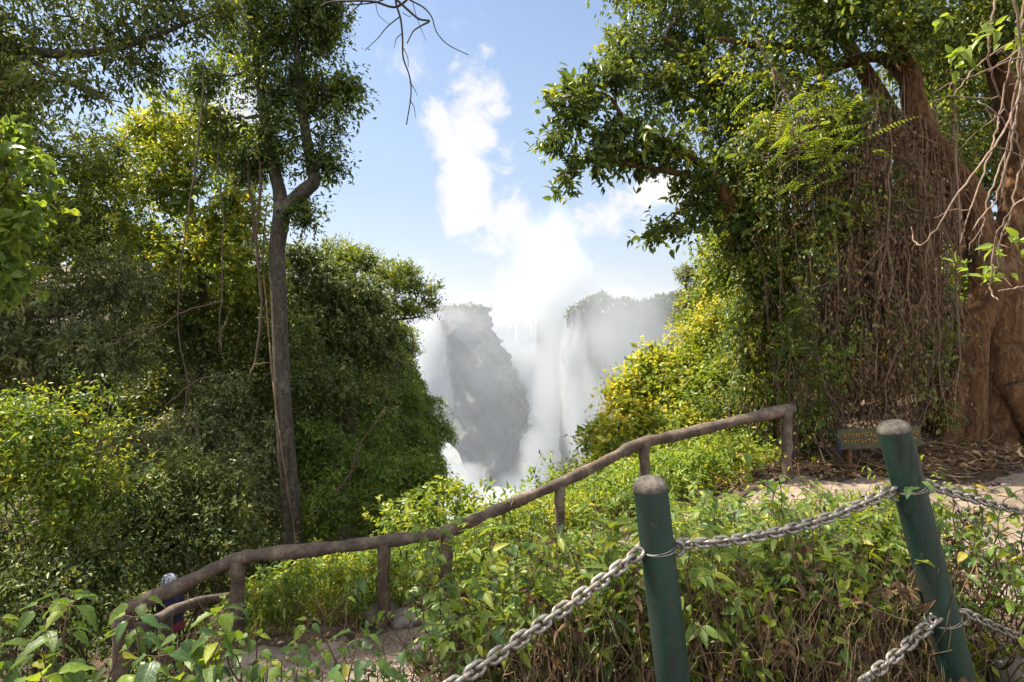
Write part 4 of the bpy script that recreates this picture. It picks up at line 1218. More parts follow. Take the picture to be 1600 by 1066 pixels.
# ------------------------------------------------------------------ handrail, posts, chain, sign, person
def handrail():
    base = V3(RP[0][0], RP[0][1], float(gz(RP[0][0], RP[0][1])))
    root = thing('handrail', 'long handrail of brown log shaped concrete climbing beside the path', 'handrail', base)
    p = catmull(RP, 8)
    r = .057 + .004 * np.sin(np.arange(len(p)) * .55) + .004 * np.sin(np.arange(len(p)) * 1.3)
    r[:4] = [.045, .058, .066, .066]
    mb = MB(); r = r * (1 + .035 * np.interp(np.arange(len(p)), np.arange(0, len(p), 2), rng.normal(size=len(np.arange(0, len(p), 2)))))
    mb.tube(p, r, 20, wob=.055); mb.build('rail', M['rail'], root, base)
    for px, r in ((190, .078), (372, .060), (605, .057), (695, .055), (876, .050), (1005, .054), (1232, .058)):
        k = np.argmin(np.abs((p[:, 0] / p[:, 1]) - (px - 800) / F))
        t = p[k]
        g = float(gz(t[0], t[1])) - .12
        n = 9
        q = np.array([(t[0] + rng.normal(0, .004), t[1] + rng.normal(0, .004), z) for z in np.linspace(g, t[2] - .01, n)])
        rr = r * (1 + .05 * np.sin(np.arange(n) * 1.7 + px)); rr[-1] *= 1.1; rr[0] *= 1.12
        mb = MB(); mb.tube(q, rr, 14, wob=.03); mb.build('post', M['rail'], root, base)
    # the next flight, turning away down the slope
    pts = [(192, 985, 4.72), (212, 984, 4.85), (240, 972, 5.4), (275, 952, 6.2), (320, 938, 7.2), (380, 930, 8.6)]
    q = catmull([P(*a) for a in pts], 7)
    b2 = V3(q[-1][0], q[-1][1], float(gz(q[-1][0], q[-1][1])))
    root2 = thing('handrail', 'lower log shaped handrail branching off at the corner and leading down the slope', 'handrail', b2)
    mb = MB(); mb.tube(q, .058 + .004 * np.sin(np.arange(len(q))), 14, wob=.05); mb.build('rail', M['rail'], root2, b2)
    for k in (len(q) // 2, len(q) - 2):
        t = q[k]
        mb = MB(); mb.tube(np.array([(t[0], t[1], z) for z in np.linspace(t[2] - .85, t[2], 6)]), .066, 12, wob=.03); mb.build('post', M['rail'], root2, b2)


handrail()


def bollard(label, top, foot, r, eyes):
    """painted steel tube with a domed cement cap, leaning from foot to top"""
    top, foot = np.asarray(top), np.asarray(foot)
    root = thing('bollard', label, 'bollard', foot, 'green bollards carrying the chain')
    a = nrm(top - foot)
    n = 24
    q = foot + (top - foot) * np.linspace(0, 1, n)[:, None]
    mb = MB(); mb.tube(q, r, 40, cap=False); tube = mb.build('tube', M['green_paint'], root, foot)
    mb = MB()
    prof = [(.965, -.012), (1.0, 0), (.99, .006), (.93, .015), (.80, .024), (.58, .032), (.3, .037), (.02, .039)]
    cp = np.array([top + a * (h * r / .055) for _, h in prof]); cr = np.array([k * r * 1.015 for k, _ in prof])
    mb.tube(cp, cr, 40, cap=True, wob=.006); mb.build('cap', M['post_cement'], root, foot)
    for h in eyes:       # bent eye of rod welded on, and a wire twist round the tube
        c = foot + (top - foot) * h
        th = np.linspace(0, 2 * math.pi, 26)
        s = nrm(np.cross(a, V3(0, 1, 0)))
        w = np.cross(s, a)
        mb = MB(); mb.tube(c + (np.cos(th)[:, None] * s + np.sin(th)[:, None] * w) * (r + .002), .0022, 6, cap=False)
        mb.tube(c + .006 * a + (np.cos(th)[:, None] * s + np.sin(th)[:, None] * w) * (r + .002) + (np.sin(th * 2) * .004)[:, None] * a, .0018, 6, cap=False)
        mb.build('wire', M['chain'], tube, foot)
        for sg in (-1, 1):
            e = c + s * sg * (r * .98) - w * .012
            ph = np.linspace(-1.5, 1.5, 12)
            mb = MB(); mb.tube(e + (np.cos(ph)[:, None] * s * sg * .026 + np.sin(ph)[:, None] * a * .022), .006, 8)
            mb.build('eye', M['chain'], tube, foot)
    return root


def chain(label, a, b, sag, pitch=.0335, R=.0058, twist=0.0, jit=.12):
    a, b = np.asarray(a, float), np.asarray(b, float)
    t = np.linspace(0, 1, 400)
    p = a + (b - a) * t[:, None]
    p[:, 2] -= sag * 4 * t * (1 - t)
    s = np.concatenate([[0], np.cumsum(np.linalg.norm(np.diff(p, axis=0), axis=1))])
    n = int(s[-1] / pitch)
    mb = MB()
    hl, hw = .0165, .0135
    th = np.linspace(0, 2 * math.pi, 25)[:-1]
    sx = np.where(np.cos(th) > 0, 1, -1) * (hl - hw * .55) + np.cos(th) * (hw * 1.35)
    sy = np.sin(th) * hw
    for i in range(n):
        m = (i + .5) * s[-1] / n
        c = np.array([np.interp(m, s, p[:, k]) for k in range(3)])
        c2 = np.array([np.interp(m + .004, s, p[:, k]) for k in range(3)]); c1 = np.array([np.interp(m - .004, s, p[:, k]) for k in range(3)])
        d = nrm(c2 - c1)
        u = nrm(np.cross(d, V3(0, 0, 1))); w = np.cross(u, d)
        an = math.pi / 4 + (i % 2) * math.pi / 2 + rng.normal(0, jit) + twist * i
        e = u * math.cos(an) + w * math.sin(an)
        f = np.cross(d, e)
        ring = c + sx[:, None] * d + sy[:, None] * e
        sides = 8
        prev = np.roll(ring, 1, 0); nx = np.roll(ring, -1, 0)
        tg = nrm(nx - prev)
        nr = np.cross(tg, f)
        an2 = np.linspace(0, 2 * math.pi, sides, endpoint=False)
        v = ring[:, None] + R * (np.cos(an2)[None, :, None] * nr[:, None] + np.sin(an2)[None, :, None] * f)
        K = len(ring)
        idx = np.arange(K * sides).reshape(K, sides)
        q = np.stack([idx, np.roll(idx, -1, 1), np.roll(np.roll(idx, -1, 1), -1, 0), np.roll(idx, -1, 0)], -1).reshape(-1, 4)
        mb.add(v.reshape(-1, 3), None, q)
    return tag(mb.build('chain', M['chain'], origin=a), label, 'chain', 'steel chains between the bollards')


def posts_and_chain():
    d1, d2 = 1.70, 1.96
    t1 = P(1016, 762, d1); f1 = t1 + (P(1052, 1066, d1 - .0) - t1) * 1.62
    t2 = P(1397, 672, d2); f2 = t2 + (P(1499, 1066, d2 - .02) - t2) * 1.18
    h = lambda top, foot, py: None
    bollard('dark green bollard in full shade with a worn cement cap, in front of the handrail', t1, f1, .0505, [.805, .28])
    bollard('dark green bollard leaning sharply, its side brightened by the sun', t2, f2, .0505, [.80, .36])
    t3 = V3(-1.05, .92, EYE - 1.02); bollard('green bollard down the slope at the low end of the sagging chain', t3, t3 + V3(.03, 0, -.95), .0505, [.8, .3])
    t4 = P(1905, 735, 2.75); bollard('green bollard at the far end of the chain crossing the pale path', t4, t4 + V3(.08, 0, -1.1), .0505, [.8, .36])
    chain('steel chain sagging from the shaded bollard towards the bottom edge', P(1000, 862, d1 - .03), V3(-1.02, .95, EYE - 1.15), .05)
    chain('steel chain slung between the shaded bollard and the leaning one', P(1046, 850, d1), P(1404, 760, d2), .05)
    chain('steel chain running from the leaning bollard across the pale path', P(1452, 760, d2), P(1890, 830, 2.75), .05)
    chain('slack lower chain drooping from the leaning bollard among dry stems', P(1468, 958, d2 - .04), P(1085, 1160, d1), .10, jit=.5)
    chain('lower chain running off from the leaning bollard through the thin weeds', P(1504, 955, d2), P(1890, 1080, 2.75), .05)


posts_and_chain()


def sign():
    c = P(1372, 684, 6.35)
    g = float(gz(c[0], c[1]))
    root = thing('sign', 'small weathered board with faded orange lettering under the hanging roots', 'sign', (c[0], c[1], g))
    base = np.array(root.location)
    w, h, t = .42, .11, .018
    ax = nrm(V3(.96, -.2, .09)); up = nrm(V3(-.08, 0, 1)); n = nrm(np.cross(ax, up))

    def box(mb, c, hx, hy, hz):
        v = [c + ax * sx * hx + up * sy * hy + n * sz * hz for sx in (-1, 1) for sy in (-1, 1) for sz in (-1, 1)]
        q = [(0, 1, 3, 2), (4, 6, 7, 5), (0, 4, 5, 1), (2, 3, 7, 6), (0, 2, 6, 4), (1, 5, 7, 3)]
        mb.add(np.array(v), None, q)
    mb = MB(); box(mb, c, w, h, t); board = mb.build('board', M['sign_board'], root, base, smooth=False)
    mb = MB(); box(mb, c - ax * (w - .012) - up * (h * .55), .016, .07, t + .004); mb.build('paint_patch', M['blue_paint'], board, base, smooth=False)
    for sgn in (-.28, .3):
        mb = MB(); q = c + ax * sgn - n * .04
        mb.tube(np.array([(q[0], q[1], z) for z in np.linspace(g - .15, q[2] + .05, 5)]), .03, 8); mb.build('post', M['bark_brown'], root, base)
    # two lines of worn brush lettering, no longer readable
    for li, (yo, x0, x1, hh) in enumerate(((.045, -.36, .40, .030), (-.025, -.36, .36, .026))):
        mb = MB()
        x = x0
        while x < x1:
            wd = rng.uniform(.02, .034)
            for _ in range(rng.integers(2, 4)):
                p0 = c + ax * (x + rng.uniform(0, wd)) + up * (yo + rng.uniform(-hh, hh)) + n * (t + .003)
                p1 = c + ax * (x + rng.uniform(0, wd)) + up * (yo + rng.uniform(-hh, hh)) + n * (t + .003)
                mb.tube(np.array([p0, (p0 + p1) / 2 + ax * rng.normal(0, .006), p1]), .0045, 5)
            x += wd + rng.uniform(.004, .02)
        mb.build('lettering', M['sign_paint'], board, base)


sign()


def person():
    d = 8.4
    head = P(268, 905, d)
    hz = head[2]
    H = 1.68
    foot = hz - H + .10
    x0, y0 = head[0], head[1]
    root = thing('person', 'person in a pale patterned cap and dark top, half hidden behind the handrail', 'person', (x0, y0, foot))
    J = {'pelvis': (0, 0, .92, .14), 'waist': (0, .0, 1.06, .125), 'chest': (0, -.02, 1.25, .15), 'neck0': (0, -.02, 1.40, .08), 'neck': (-.01, -.04, 1.46, .055), 'head': (-.03, -.06, 1.56, .088), 'crown': (-.03, -.05, 1.63, .07),
         'nose': (-.13, -.08, 1.535, .02),
         'shL': (0, .17, 1.37, .065), 'elL': (.03, .23, 1.10, .045), 'wrL': (-.08, .22, .88, .032), 'haL': (-.11, .22, .80, .034), 'shR': (0, -.19, 1.37, .065), 'elR': (.02, -.25, 1.10, .045), 'wrR': (-.10, -.22, .90, .032), 'haR': (-.13, -.22, .82, .034),
         'hiL': (0, .09, .86, .10), 'knL': (-.10, .10, .48, .062), 'anL': (-.02, .10, .09, .04), 'toL': (-.18, .10, .03, .035), 'hiR': (0, -.09, .86, .10), 'knR': (.03, -.10, .48, .062), 'anR': (.14, -.10, .10, .04), 'toR': (-.01, -.10, .03, .035)}
    names = list(J)
    E = [('pelvis', 'waist'), ('waist', 'chest'), ('chest', 'neck0'), ('neck0', 'neck'), ('neck', 'head'), ('head', 'crown'), ('head', 'nose'), ('chest', 'shL'), ('shL', 'elL'), ('elL', 'wrL'), ('wrL', 'haL'), ('chest', 'shR'), ('shR', 'elR'), ('elR', 'wrR'), ('wrR', 'haR'),
         ('pelvis', 'hiL'), ('hiL', 'knL'), ('knL', 'anL'), ('anL', 'toL'), ('pelvis', 'hiR'), ('hiR', 'knR'), ('knR', 'anR'), ('anR', 'toR')]
    # fingers
    for s, sg in (('L', 1), ('R', -1)):
        hx, hy, hz_, _ = J['ha' + s]
        for i, (dx, l) in enumerate(((-.024, .065), (-.008, .075), (.008, .07), (.024, .055))):
            k = 'f%s%d' % (s, i)
            J[k] = (hx + dx - .005, hy, hz_ - .03, .0095); J[k + 'm'] = (hx + dx - .012, hy - .008 * sg, hz_ - .03 - l * .5, .0085); J[k + 't'] = (hx + dx - .014, hy - .02 * sg, hz_ - .03 - l, .007)
            E += [('ha' + s, k), (k, k + 'm'), (k + 'm', k + 't')]
        J['th' + s] = (hx - .04, hy - .01 * sg, hz_ - .005, .011); J['th' + s + 't'] = (hx - .055, hy - .02 * sg, hz_ - .045, .009)
        E += [('wr' + s, 'th' + s), ('th' + s, 'th' + s + 't')]
    names = list(J)
    me = bpy.data.meshes.new('body')
    me.from_pydata([J[n][:3] for n in names], [(names.index(a), names.index(b)) for a, b in E], [])
    o = bpy.data.objects.new('body', me)
    COL.objects.link(o); o.parent = root
    o.modifiers.new('Skin', 'SKIN')
    for i, n in enumerate(names):
        r = J[n][3]
        me.skin_vertices[0].data[i].radius = (r, r)
        me.skin_vertices[0].data[i].use_root = n == 'pelvis'
    o.modifiers.new('Sub', 'SUBSURF').levels = 2
    o.modifiers['Sub'].render_levels = 2
    dg = bpy.context.evaluated_depsgraph_get()
    dg.update()
    m2 = bpy.data.meshes.new_from_object(o.evaluated_get(dg))
    o.modifiers.clear()
    o.data = m2
    m2.materials.clear()
    m2.materials.append(M['skin']); m2.materials.append(M['jacket'])
    for p in m2.polygons:
        p.use_smooth = True
        z = p.center[2]
        p.material_index = 1 if (.06 < z < 1.43 and not (z < .93 and abs(p.center[1]) > .18)) else 0
    # jacket hem and a pink shirt showing below it
    def shell(name, mat, zs, rx, ry, cy=0, cx=0):
        mb = MB(); th = np.linspace(0, 2 * math.pi, 29)
        g = np.array([[(cx + math.cos(a) * x * (1 + .04 * math.sin(5 * a + z * 9)), cy + math.sin(a) * y_, z) for a in th] for z, x, y_ in zip(zs, rx, ry)])
        mb.grid(g)
        return mb.build(name, M[mat], root)
    shell('shirt', 'jacket', [1.42, 1.36, 1.25, 1.08, .98], [.08, .15, .175, .16, .165], [.10, .22, .215, .175, .18], 0, -.01)
    shell('shirt_hem', 'pink_cloth', [.985, .93, .86], [.165, .17, .175], [.18, .19, .20], 0, -.01)
    shell('hat', 'hat', [1.545, 1.57, 1.60, 1.64, 1.675, 1.69], [.112, .113, .110, .095, .06, .005], [.098, .10, .098, .082, .05, .005], -.055, -.025)
    shell('hair', 'hair', [1.44, 1.50, 1.56], [.085, .1, .106], [.085, .094, .094], -.05, -.005)
    root.rotation_euler = (0, 0, .35)


person()


# ------------------------------------------------------------------ stones, litter, herbs
def stone(label, c, r):
    u = np.linspace(0, 2 * math.pi, 25); v = np.linspace(0, math.pi, 14)
    U, Vv = np.meshgrid(u, v)
    ph = rng.uniform(0, 6, 4)
    k = 1 + .12 * np.sin(2 * U + ph[0]) * np.sin(Vv * 2) + .08 * np.sin(3 * U + 2 * Vv + ph[1]) * np.sin(Vv) + .05 * np.sin(5 * U + ph[2]) * np.sin(Vv)
    g = np.stack([np.cos(U) * np.sin(Vv) * r[0] * k, np.sin(U) * np.sin(Vv) * r[1] * k, np.cos(Vv) * r[2] * k], -1)
    mb = MB(); mb.grid(g + np.asarray(c))
    return tag(mb.build('stone', M['rock'], origin=c), label, 'stone', 'stones beside the path')


def stones():
    for px, d, r, lb in ((596, 5.35, (.17, .12, .12), 'rounded grey stone against the foot of a handrail post'), (640, 5.2, (.16, .12, .09), 'dark stone beside the rounded one under the handrail'), (1590, 2.25, (.10, .10, .12), 'smooth stone half hidden in thin weeds past the leaning bollard'), (745, 4.95, (.14, .1, .08), 'flat stone lying in the shade where the path narrows'), (562, 4.9, (.10, .08, .05), 'small low stone at the path edge near the handrail')):
        g = on_ground(px, d)
        stone(lb, g + V3(0, 0, r[2] * .55), r)


stones()


def gravel():
    # grit and small stones lying on the path
    mb = MB()
    u = np.linspace(0, 2 * math.pi, 8)[:-1]
    for _ in range(1100):
        x = rng.uniform(-3.2, 8); yr = float(np.interp(x, RX, RY))
        y = rng.uniform(2.6, 6.0) if x > 2.8 else yr - rng.uniform(.15, 1.4)
        r = abs(rng.normal(.008, .010)) + .004
        c = V3(x, y, float(gz(x, y)) + .026)
        k = 1 + .25 * rng.normal(size=7)
        a = np.stack([np.cos(u) * r * k, np.sin(u) * r * k * .8, 0 * u], -1)
        v = np.vstack([c + a, c + a * .6 + V3(0, 0, r * .6), c + V3(0, 0, r * .7)])
        i = np.arange(7)
        mb.add(v, np.stack([7 + i, 7 + (i + 1) % 7, np.full(7, 14)], -1), np.stack([i, (i + 1) % 7, 7 + (i + 1) % 7, 7 + i], -1))
    tag(mb.build('gravel', M['rock']), kind='stuff')


gravel()


def litter():
    mb = MB()
    N = 5200
    x = rng.uniform(2.4, 12, N); y = np.where(rng.random(N) < .8, 6.15 + abs(rng.normal(0, 1.2, N)), rng.uniform(2.4, 6.2, N))
    pos = np.stack([x, y, gz(x, y) + rng.uniform(.01, .04, N)], -1)
    put_leaves(mb, pos, nrm(rdir(N) * V3(1, 1, .25)), V3(0, 0, 1) + .45 * rdir(N), rng.uniform(.05, .12, N), rng.uniform(.35, .6, N), rng.uniform(.2, 1, N), OVATE, curl=rng.uniform(-2.5, 2.5, N))
    N = 700
    x = rng.uniform(-3, 3, N); y = np.interp(x, RX, RY) - rng.uniform(.1, 1.5, N)
    pos = np.stack([x, y, gz(x, y) + rng.uniform(.03, .05, N)], -1)
    put_leaves(mb, pos, nrm(rdir(N) * V3(1, 1, .25)), V3(0, 0, 1) + .45 * rdir(N), rng.uniform(.03, .07, N), .5, rng.uniform(.2, 1, N), OVATE, curl=rng.uniform(-2.5, 2.5, N))
    # broken sticks
    for _ in range(260):
        xx = rng.uniform(2.6, 7.5); yy = 6.1 + abs(rng.normal(0, .8))
        a = V3(xx, yy, float(gz(xx, yy)) + .03); an = rng.uniform(0, 6.28); l = rng.uniform(.1, .6)
        mb.tube(wobble_path(a, a + V3(math.cos(an) * l, math.sin(an) * l, rng.uniform(0, .12)), 6, .06), rng.uniform(.003, .009), 4, tint=rng.uniform(.2, .8))
    tag(mb.build('leaf_litter', M['leaf_dry']), kind='stuff')


litter()


def herb_meshes(kind):
    st, lf = MB(), MB()
    if kind in ('broad', 'broad_low'):
        for s in range(2 if kind == 'broad' else 3):
            h = rng.uniform(.62, .92) if kind == 'broad' else rng.uniform(.35, .6)
            p = wobble_path((rng.normal(0, .03), rng.normal(0, .03), -.05), (rng.normal(0, .10), rng.normal(0, .10), h), 12, .05)
            st.tube(p, np.linspace(.0055, .0022, 12), 6)
            for k in range(6 if kind == 'broad' else 4, 12):
                n = 2 if k < 11 else 4
                a0 = k * 1.57 + rng.normal(0, .3)
                for j in range(n):
                    a = a0 + j * 2 * math.pi / n
                    o = V3(math.cos(a), math.sin(a), .15)
                    L = rng.uniform(.05, .088) * (1 if k > 6 else .8)
                    if rng.random() < .18: continue
                    q = p[k] + o * .028
                    st.tube(np.array([p[k], q]), .0013, 4, cap=False)
                    put_leaves(lf, q[None], (o + V3(0, 0, -rng.uniform(.1, .9)))[None], (V3(0, 0, 1) + .3 * rdir(1)[0])[None], L, rng.uniform(.45, .68), np.clip(rng.normal(.45, .19), 0, .93), DETAIL)
    elif kind == 'compound':
        for s in range(3):
            h = rng.uniform(.55, .95)
            p = wobble_path((rng.normal(0, .04), rng.normal(0, .04), -.05), (rng.normal(0, .16), rng.normal(0, .12), h), 12, .06)
            st.tube(p, np.linspace(.0045, .0018, 12), 6)
            for k in range(6, 12):
                for j in range(2):
                    a = k * 2.1 + j * math.pi + rng.normal(0, .4)
                    o = V3(math.cos(a), math.sin(a), .35)
                    q = wobble_path(p[k], p[k] + o * rng.uniform(.06, .13), 5, .05)
                    st.tube(q, .0012, 4, cap=False)
                    for i, t in enumerate((2, 3, 4)):
                        for sg in ((-1, 1) if i < 2 else (0,)):
                            ax = nrm(o + sg * V3(-math.sin(a), math.cos(a), 0) * 1.1 + V3(0, 0, -rng.uniform(.2, .8)))
                            put_leaves(lf, q[t][None], ax[None], (V3(0, 0, 1) + .4 * rdir(1)[0])[None], rng.uniform(.04, .08), rng.uniform(.36, .5), np.clip(rng.normal(.6, .16), 0, 1), DETAIL)
    elif kind == 'lance':
        for s in range(3):
            h = rng.uniform(.6, .95)
            p = wobble_path((rng.normal(0, .05), rng.normal(0, .05), -.05), (rng.normal(0, .15), rng.normal(0, .12), h), 14, .05)
            st.tube(p, np.linspace(.0045, .0016, 14), 6)
            for k in range(5, 14):
                for j in range(2):
                    a = k * 2.4 + j * math.pi + rng.normal(0, .3)
                    o = V3(math.cos(a), math.sin(a), .3 - .12 * (13 - k))
                    put_leaves(lf, p[k][None], o[None], (V3(0, 0, 1) + .3 * rdir(1)[0])[None], rng.uniform(.07, .15), rng.uniform(.17, .27), np.clip(rng.normal(.5, .18), 0, 1), DETAIL)
    elif kind == 'sparse':
        for s in range(3):
            h = rng.uniform(.6, 1.05)
            p = wobble_path((rng.normal(0, .04), rng.normal(0, .04), -.05), (rng.normal(0, .22), rng.normal(0, .15), h), 14, .07)
            st.tube(p, np.linspace(.005, .0018, 14), 6)
            for k in range(6, 14):
                if rng.random() < .4: continue
                a = rng.uniform(0, 6.28)
                q = wobble_path(p[k], p[k] + V3(math.cos(a), math.sin(a), .5) * rng.uniform(.08, .24), 6, .1)
                st.tube(q, np.linspace(.002, .001, 6), 4, cap=False)
                for t in range(2, 6):
                    put_leaves(lf, q[t][None], (rdir(1)[0] * V3(1, 1, .4) + V3(0, 0, -.4))[None], (V3(0, 0, 1) + .5 * rdir(1)[0])[None], rng.uniform(.03, .06), .55, np.clip(rng.normal(.5, .2), 0, 1), DETAIL)
    return st, lf


def herbs():
    protos = {}
    for kind, n in (('broad', 5), ('broad_low', 4), ('compound', 5), ('sparse', 4), ('lance', 4)):
        protos[kind] = []
        for _ in range(n):
            st, lf = herb_meshes(kind)
            a = st.build('stems', M['stem']); b = lf.build('leaves', M['leaf_herb'] if _ % 3 else M['leaf_herb_deep'])
            protos[kind].append((a.data, b.data))
            bpy.data.objects.remove(a); bpy.data.objects.remove(b)
    text = {'broad': ('broadleaf_herb', 'tall broad leaved herb rooted beside the chain', 'herb', 'tall broad leaved herbs by the chain'),
            'broad_low': ('broadleaf_herb', 'low broad leaved herb at the foot of the viewpoint', 'herb', 'low broad leaved herbs'),
            'compound': ('compound_leaf_herb', 'thin stemmed herb with leaflets in threes behind the chain', 'herb', 'thin stemmed herbs with leaflets'),
            'lance': ('lance_leaf_herb', 'herb with long narrow drooping leaves growing behind the chain', 'herb', 'narrow leaved herbs'),
            'sparse': ('sparse_herb', 'thin straggling herb with few leaves on bare reddish stems', 'herb', 'straggling thin leaved herbs')}

    def put(kind, x, y, s):
        # no herb grows above the sightline over the strip
        lim = np.interp(800 + F * x / y, [0, 200, 400, 560, 700, 800, 1000, 1200, 1450, 1600], [965, 990, 985, 950, 895, 855, 795, 770, 785, 770]) + abs(rng.normal(0, 20)) - 8
        s = min(s, (EYE + (490 - lim) / F * y - float(gz(x, y))) / .85)
        if s < .25: return
        nm, lb, ct, gr = text[kind]
        root = thing(nm, lb, ct, (x, y, float(gz(x, y)) - .01), gr)
        root.rotation_euler = (rng.normal(0, .06), rng.normal(0, .06), rng.uniform(0, 6.28))
        root.scale = (s, s, s)
        a, b = protos[kind][rng.integers(len(protos[kind]))]
        for nmm, me in (('stems', a), ('leaves', b)):
            o = bpy.data.objects.new(nmm, me); COL.objects.link(o); o.parent = root
    # bottom corner on the left
    for _ in range(75):
        y = rng.uniform(1.3, 2.1); px = rng.uniform(-60, 470)
        put('broad' if rng.random() < .45 else 'broad_low', (px - 800) / F * y, y, rng.uniform(.85, 1.15))
    for _ in range(10):
        y = rng.uniform(1.6, 2.4); px = rng.uniform(440, 720)
        put('sparse' if rng.random() < .6 else 'broad_low', (px - 800) / F * y, y, rng.uniform(.7, 1.0))
    # behind the chain, middle
    for _ in range(88):
        px = rng.uniform(700, 1440); y = rng.uniform(1.95, 3.5) + (.15 if px > 1000 else 0)
        put(rng.choice(['compound', 'compound', 'broad', 'sparse', 'broad_low', 'lance', 'lance']), (px - 800) / F * y, y, rng.uniform(.75, 1.05))
    for _ in range(60):
        px = rng.uniform(900, 1285); y = rng.uniform(3.4, 5.3)
        put(rng.choice(['compound', 'broad', 'sparse', 'lance']), (px - 800) / F * y, y, rng.uniform(.75, 1.1))
    # thin weeds past the leaning bollard
    for _ in range(20):
        y = rng.uniform(2.1, 2.9); px = rng.uniform(1480, 1680)
        put('sparse', (px - 800) / F * y, y, rng.uniform(.65, .95))
    for _ in range(8):
        y = rng.uniform(5.4, 6.0); px = rng.uniform(1090, 1260)
        put('compound', (px - 800) / F * y, y, rng.uniform(.8, 1.1))


herbs()


def rough_growth():
    # dry stems behind the chain
    mb = MB(); ml = MB()
    for i in range(2500):
        px = rng.uniform(700, 1470) if i % 3 else rng.uniform(1050, 1440)
        y = rng.uniform(1.9, 2.9)
        x = (px - 800) / F * y
        z = float(gz(x, y))
        h = rng.uniform(.2, .72) * (1 if px > 850 else .7)
        n = 7
        p = wobble_path((x, y, z - .03), (x + rng.normal(0, .13), y + rng.normal(0, .1), z + h), n, .12)
        r = rng.uniform(.0012, .0034)
        ti = rng.random()
        mb.tube(p, np.linspace(r, r * .5, n), 4, cap=False, mi=int(ti > .45))
        if rng.random() < .5:
            k = rng.integers(2, 6)
            mb.tube(wobble_path(p[k], p[k] + V3(rng.normal(0, .1), rng.normal(0, .08), rng.uniform(-.05, .16)), 5, .14), np.linspace(r * .7, r * .4, 5), 4, cap=False, mi=int(ti > .45))
        if rng.random() < .55:
            c = p[rng.integers(2, n)][None] + rng.normal(0, .02, (6, 3))
            put_leaves(ml, c, rdir(6) + V3(0, 0, -.8), rdir(6), rng.uniform(.02, .055, 6), rng.uniform(.3, .6, 6), rng.uniform(0, .75, 6), OVATE, curl=rng.uniform(-5, 5, 6))
    tag(mb.build('dry_stems', [M['stem'], M['straw']]), kind='stuff')
    tag(ml.build('dry_leaves', M['leaf_dry']), kind='stuff')

    # low green tangle filling the strip
    mb = MB()
    N = 1000
    px = rng.uniform(740, 1460, N); y = rng.uniform(2.0, 3.6, N); x = (px - 800) / F * y
    c = np.stack([x, y, gz(x, y) + rng.uniform(.3, .66, N)], -1)
    sprays(mb, c, V3(0, -.1, .8) + .7 * rdir(N), .16, 6, .055, .42, .5, tsd=.2, droop=.4, tmpl=OVATE, mi=0)
    # herbs on the far side of the rail
    N = 5200
    x = rng.uniform(-2.6, 2.6, N)
    s = rng.uniform(.08, 3.2, N)
    y = np.interp(x, RX, RY) + s
    z = gz(x, y)
    ppx = 800 + F * x / y
    ok = (z > EYE - 5) & ~((ppx < 305) & (y > 5.2))
    hmax = np.clip(.62 - .12 * s, .25, .6) * np.interp(x, [-2.6, -1, 0, .6, 2.6], [.85, .9, 1.0, .75, .9])
    c = np.stack([x, y, z + rng.random(N) ** .8 * hmax], -1)[ok]
    pick = np.sin(c[:, 0] * 2.3 + 1) + np.sin(c[:, 0] * 5.1 + c[:, 1] * 3) + rng.normal(0, .5, len(c)) > .1
    for sel, mi_, L_, W_ in ((pick, 0, .06, .42), (~pick, 1, .085, .30)):
        cc = c[sel]
        sprays(mb, cc, V3(0, 0, .9) + .6 * rdir(len(cc)), .24, 10, L_, W_, np.clip(rng.normal(.58, .2, len(cc)), 0, 1), droop=.6, mi=mi_, tmpl=OVATE)
    # leafy heads standing up against the mist
    for px, py, d in ((712, 768, 7.4), (738, 788, 7.3), (690, 785, 7.2), (660, 805, 6.8), (755, 800, 7.0), (640, 790, 7.4), (866, 745, 7.6), (840, 768, 7.2), (620, 812, 6.8), (725, 775, 7.6)):
        b = P(px, py, d)
        N = 34
        c = b + rng.normal(size=(N, 3)) * V3(.13, .15, .15) + V3(0, 0, -.15)
        sprays(mb, c, V3(0, 0, .9) + .7 * rdir(N), .2, 9, .075, .5, np.clip(rng.normal(.5, .15, N), 0, 1), droop=.3)
    # bank below the path
    N = 2400
    x = rng.uniform(-3.4, 2.2, N); y = rng.uniform(2.0, 3.8, N)
    ok = (y < np.interp(x, [-5, 0, 1.6, 2.6], [3.0, 3.5, 3.9, 3.4]))
    ok &= ~((x > -1.3) & (x < -.05) & (y > 2.4))
    c = np.stack([x, y, gz(x, y) + rng.uniform(0, .22, N)], -1)[ok]
    sprays(mb, c, V3(0, 0, .9) + .7 * rdir(len(c)), .14, 8, .045, .45, np.clip(rng.normal(.5, .2, len(c)), 0, 1), droop=.4)
    tag(mb.build('ground_cover', [M['leaf_lime'], M['leaf_fresh']]), kind='stuff')

    # straw grass in the sun
    mb = MB()
    for i in range(1500):
        if i % 2:
            px, d = rng.normal(965, 40), rng.uniform(6.2, 7.2)
        else:
            px, d = rng.normal(440, 110), rng.uniform(5.2, 6.2)
        b = on_ground(px, d)
        h = rng.uniform(.15, .45)
        q = wobble_path(b, b + V3(rng.normal(0, .14), rng.normal(0, .1), h), 5, .1)
        mb.tube(q, np.linspace(.003, .001, 5), 3, cap=False)
    tag(mb.build('straw_grass', M['straw']), kind='stuff')


rough_growth()


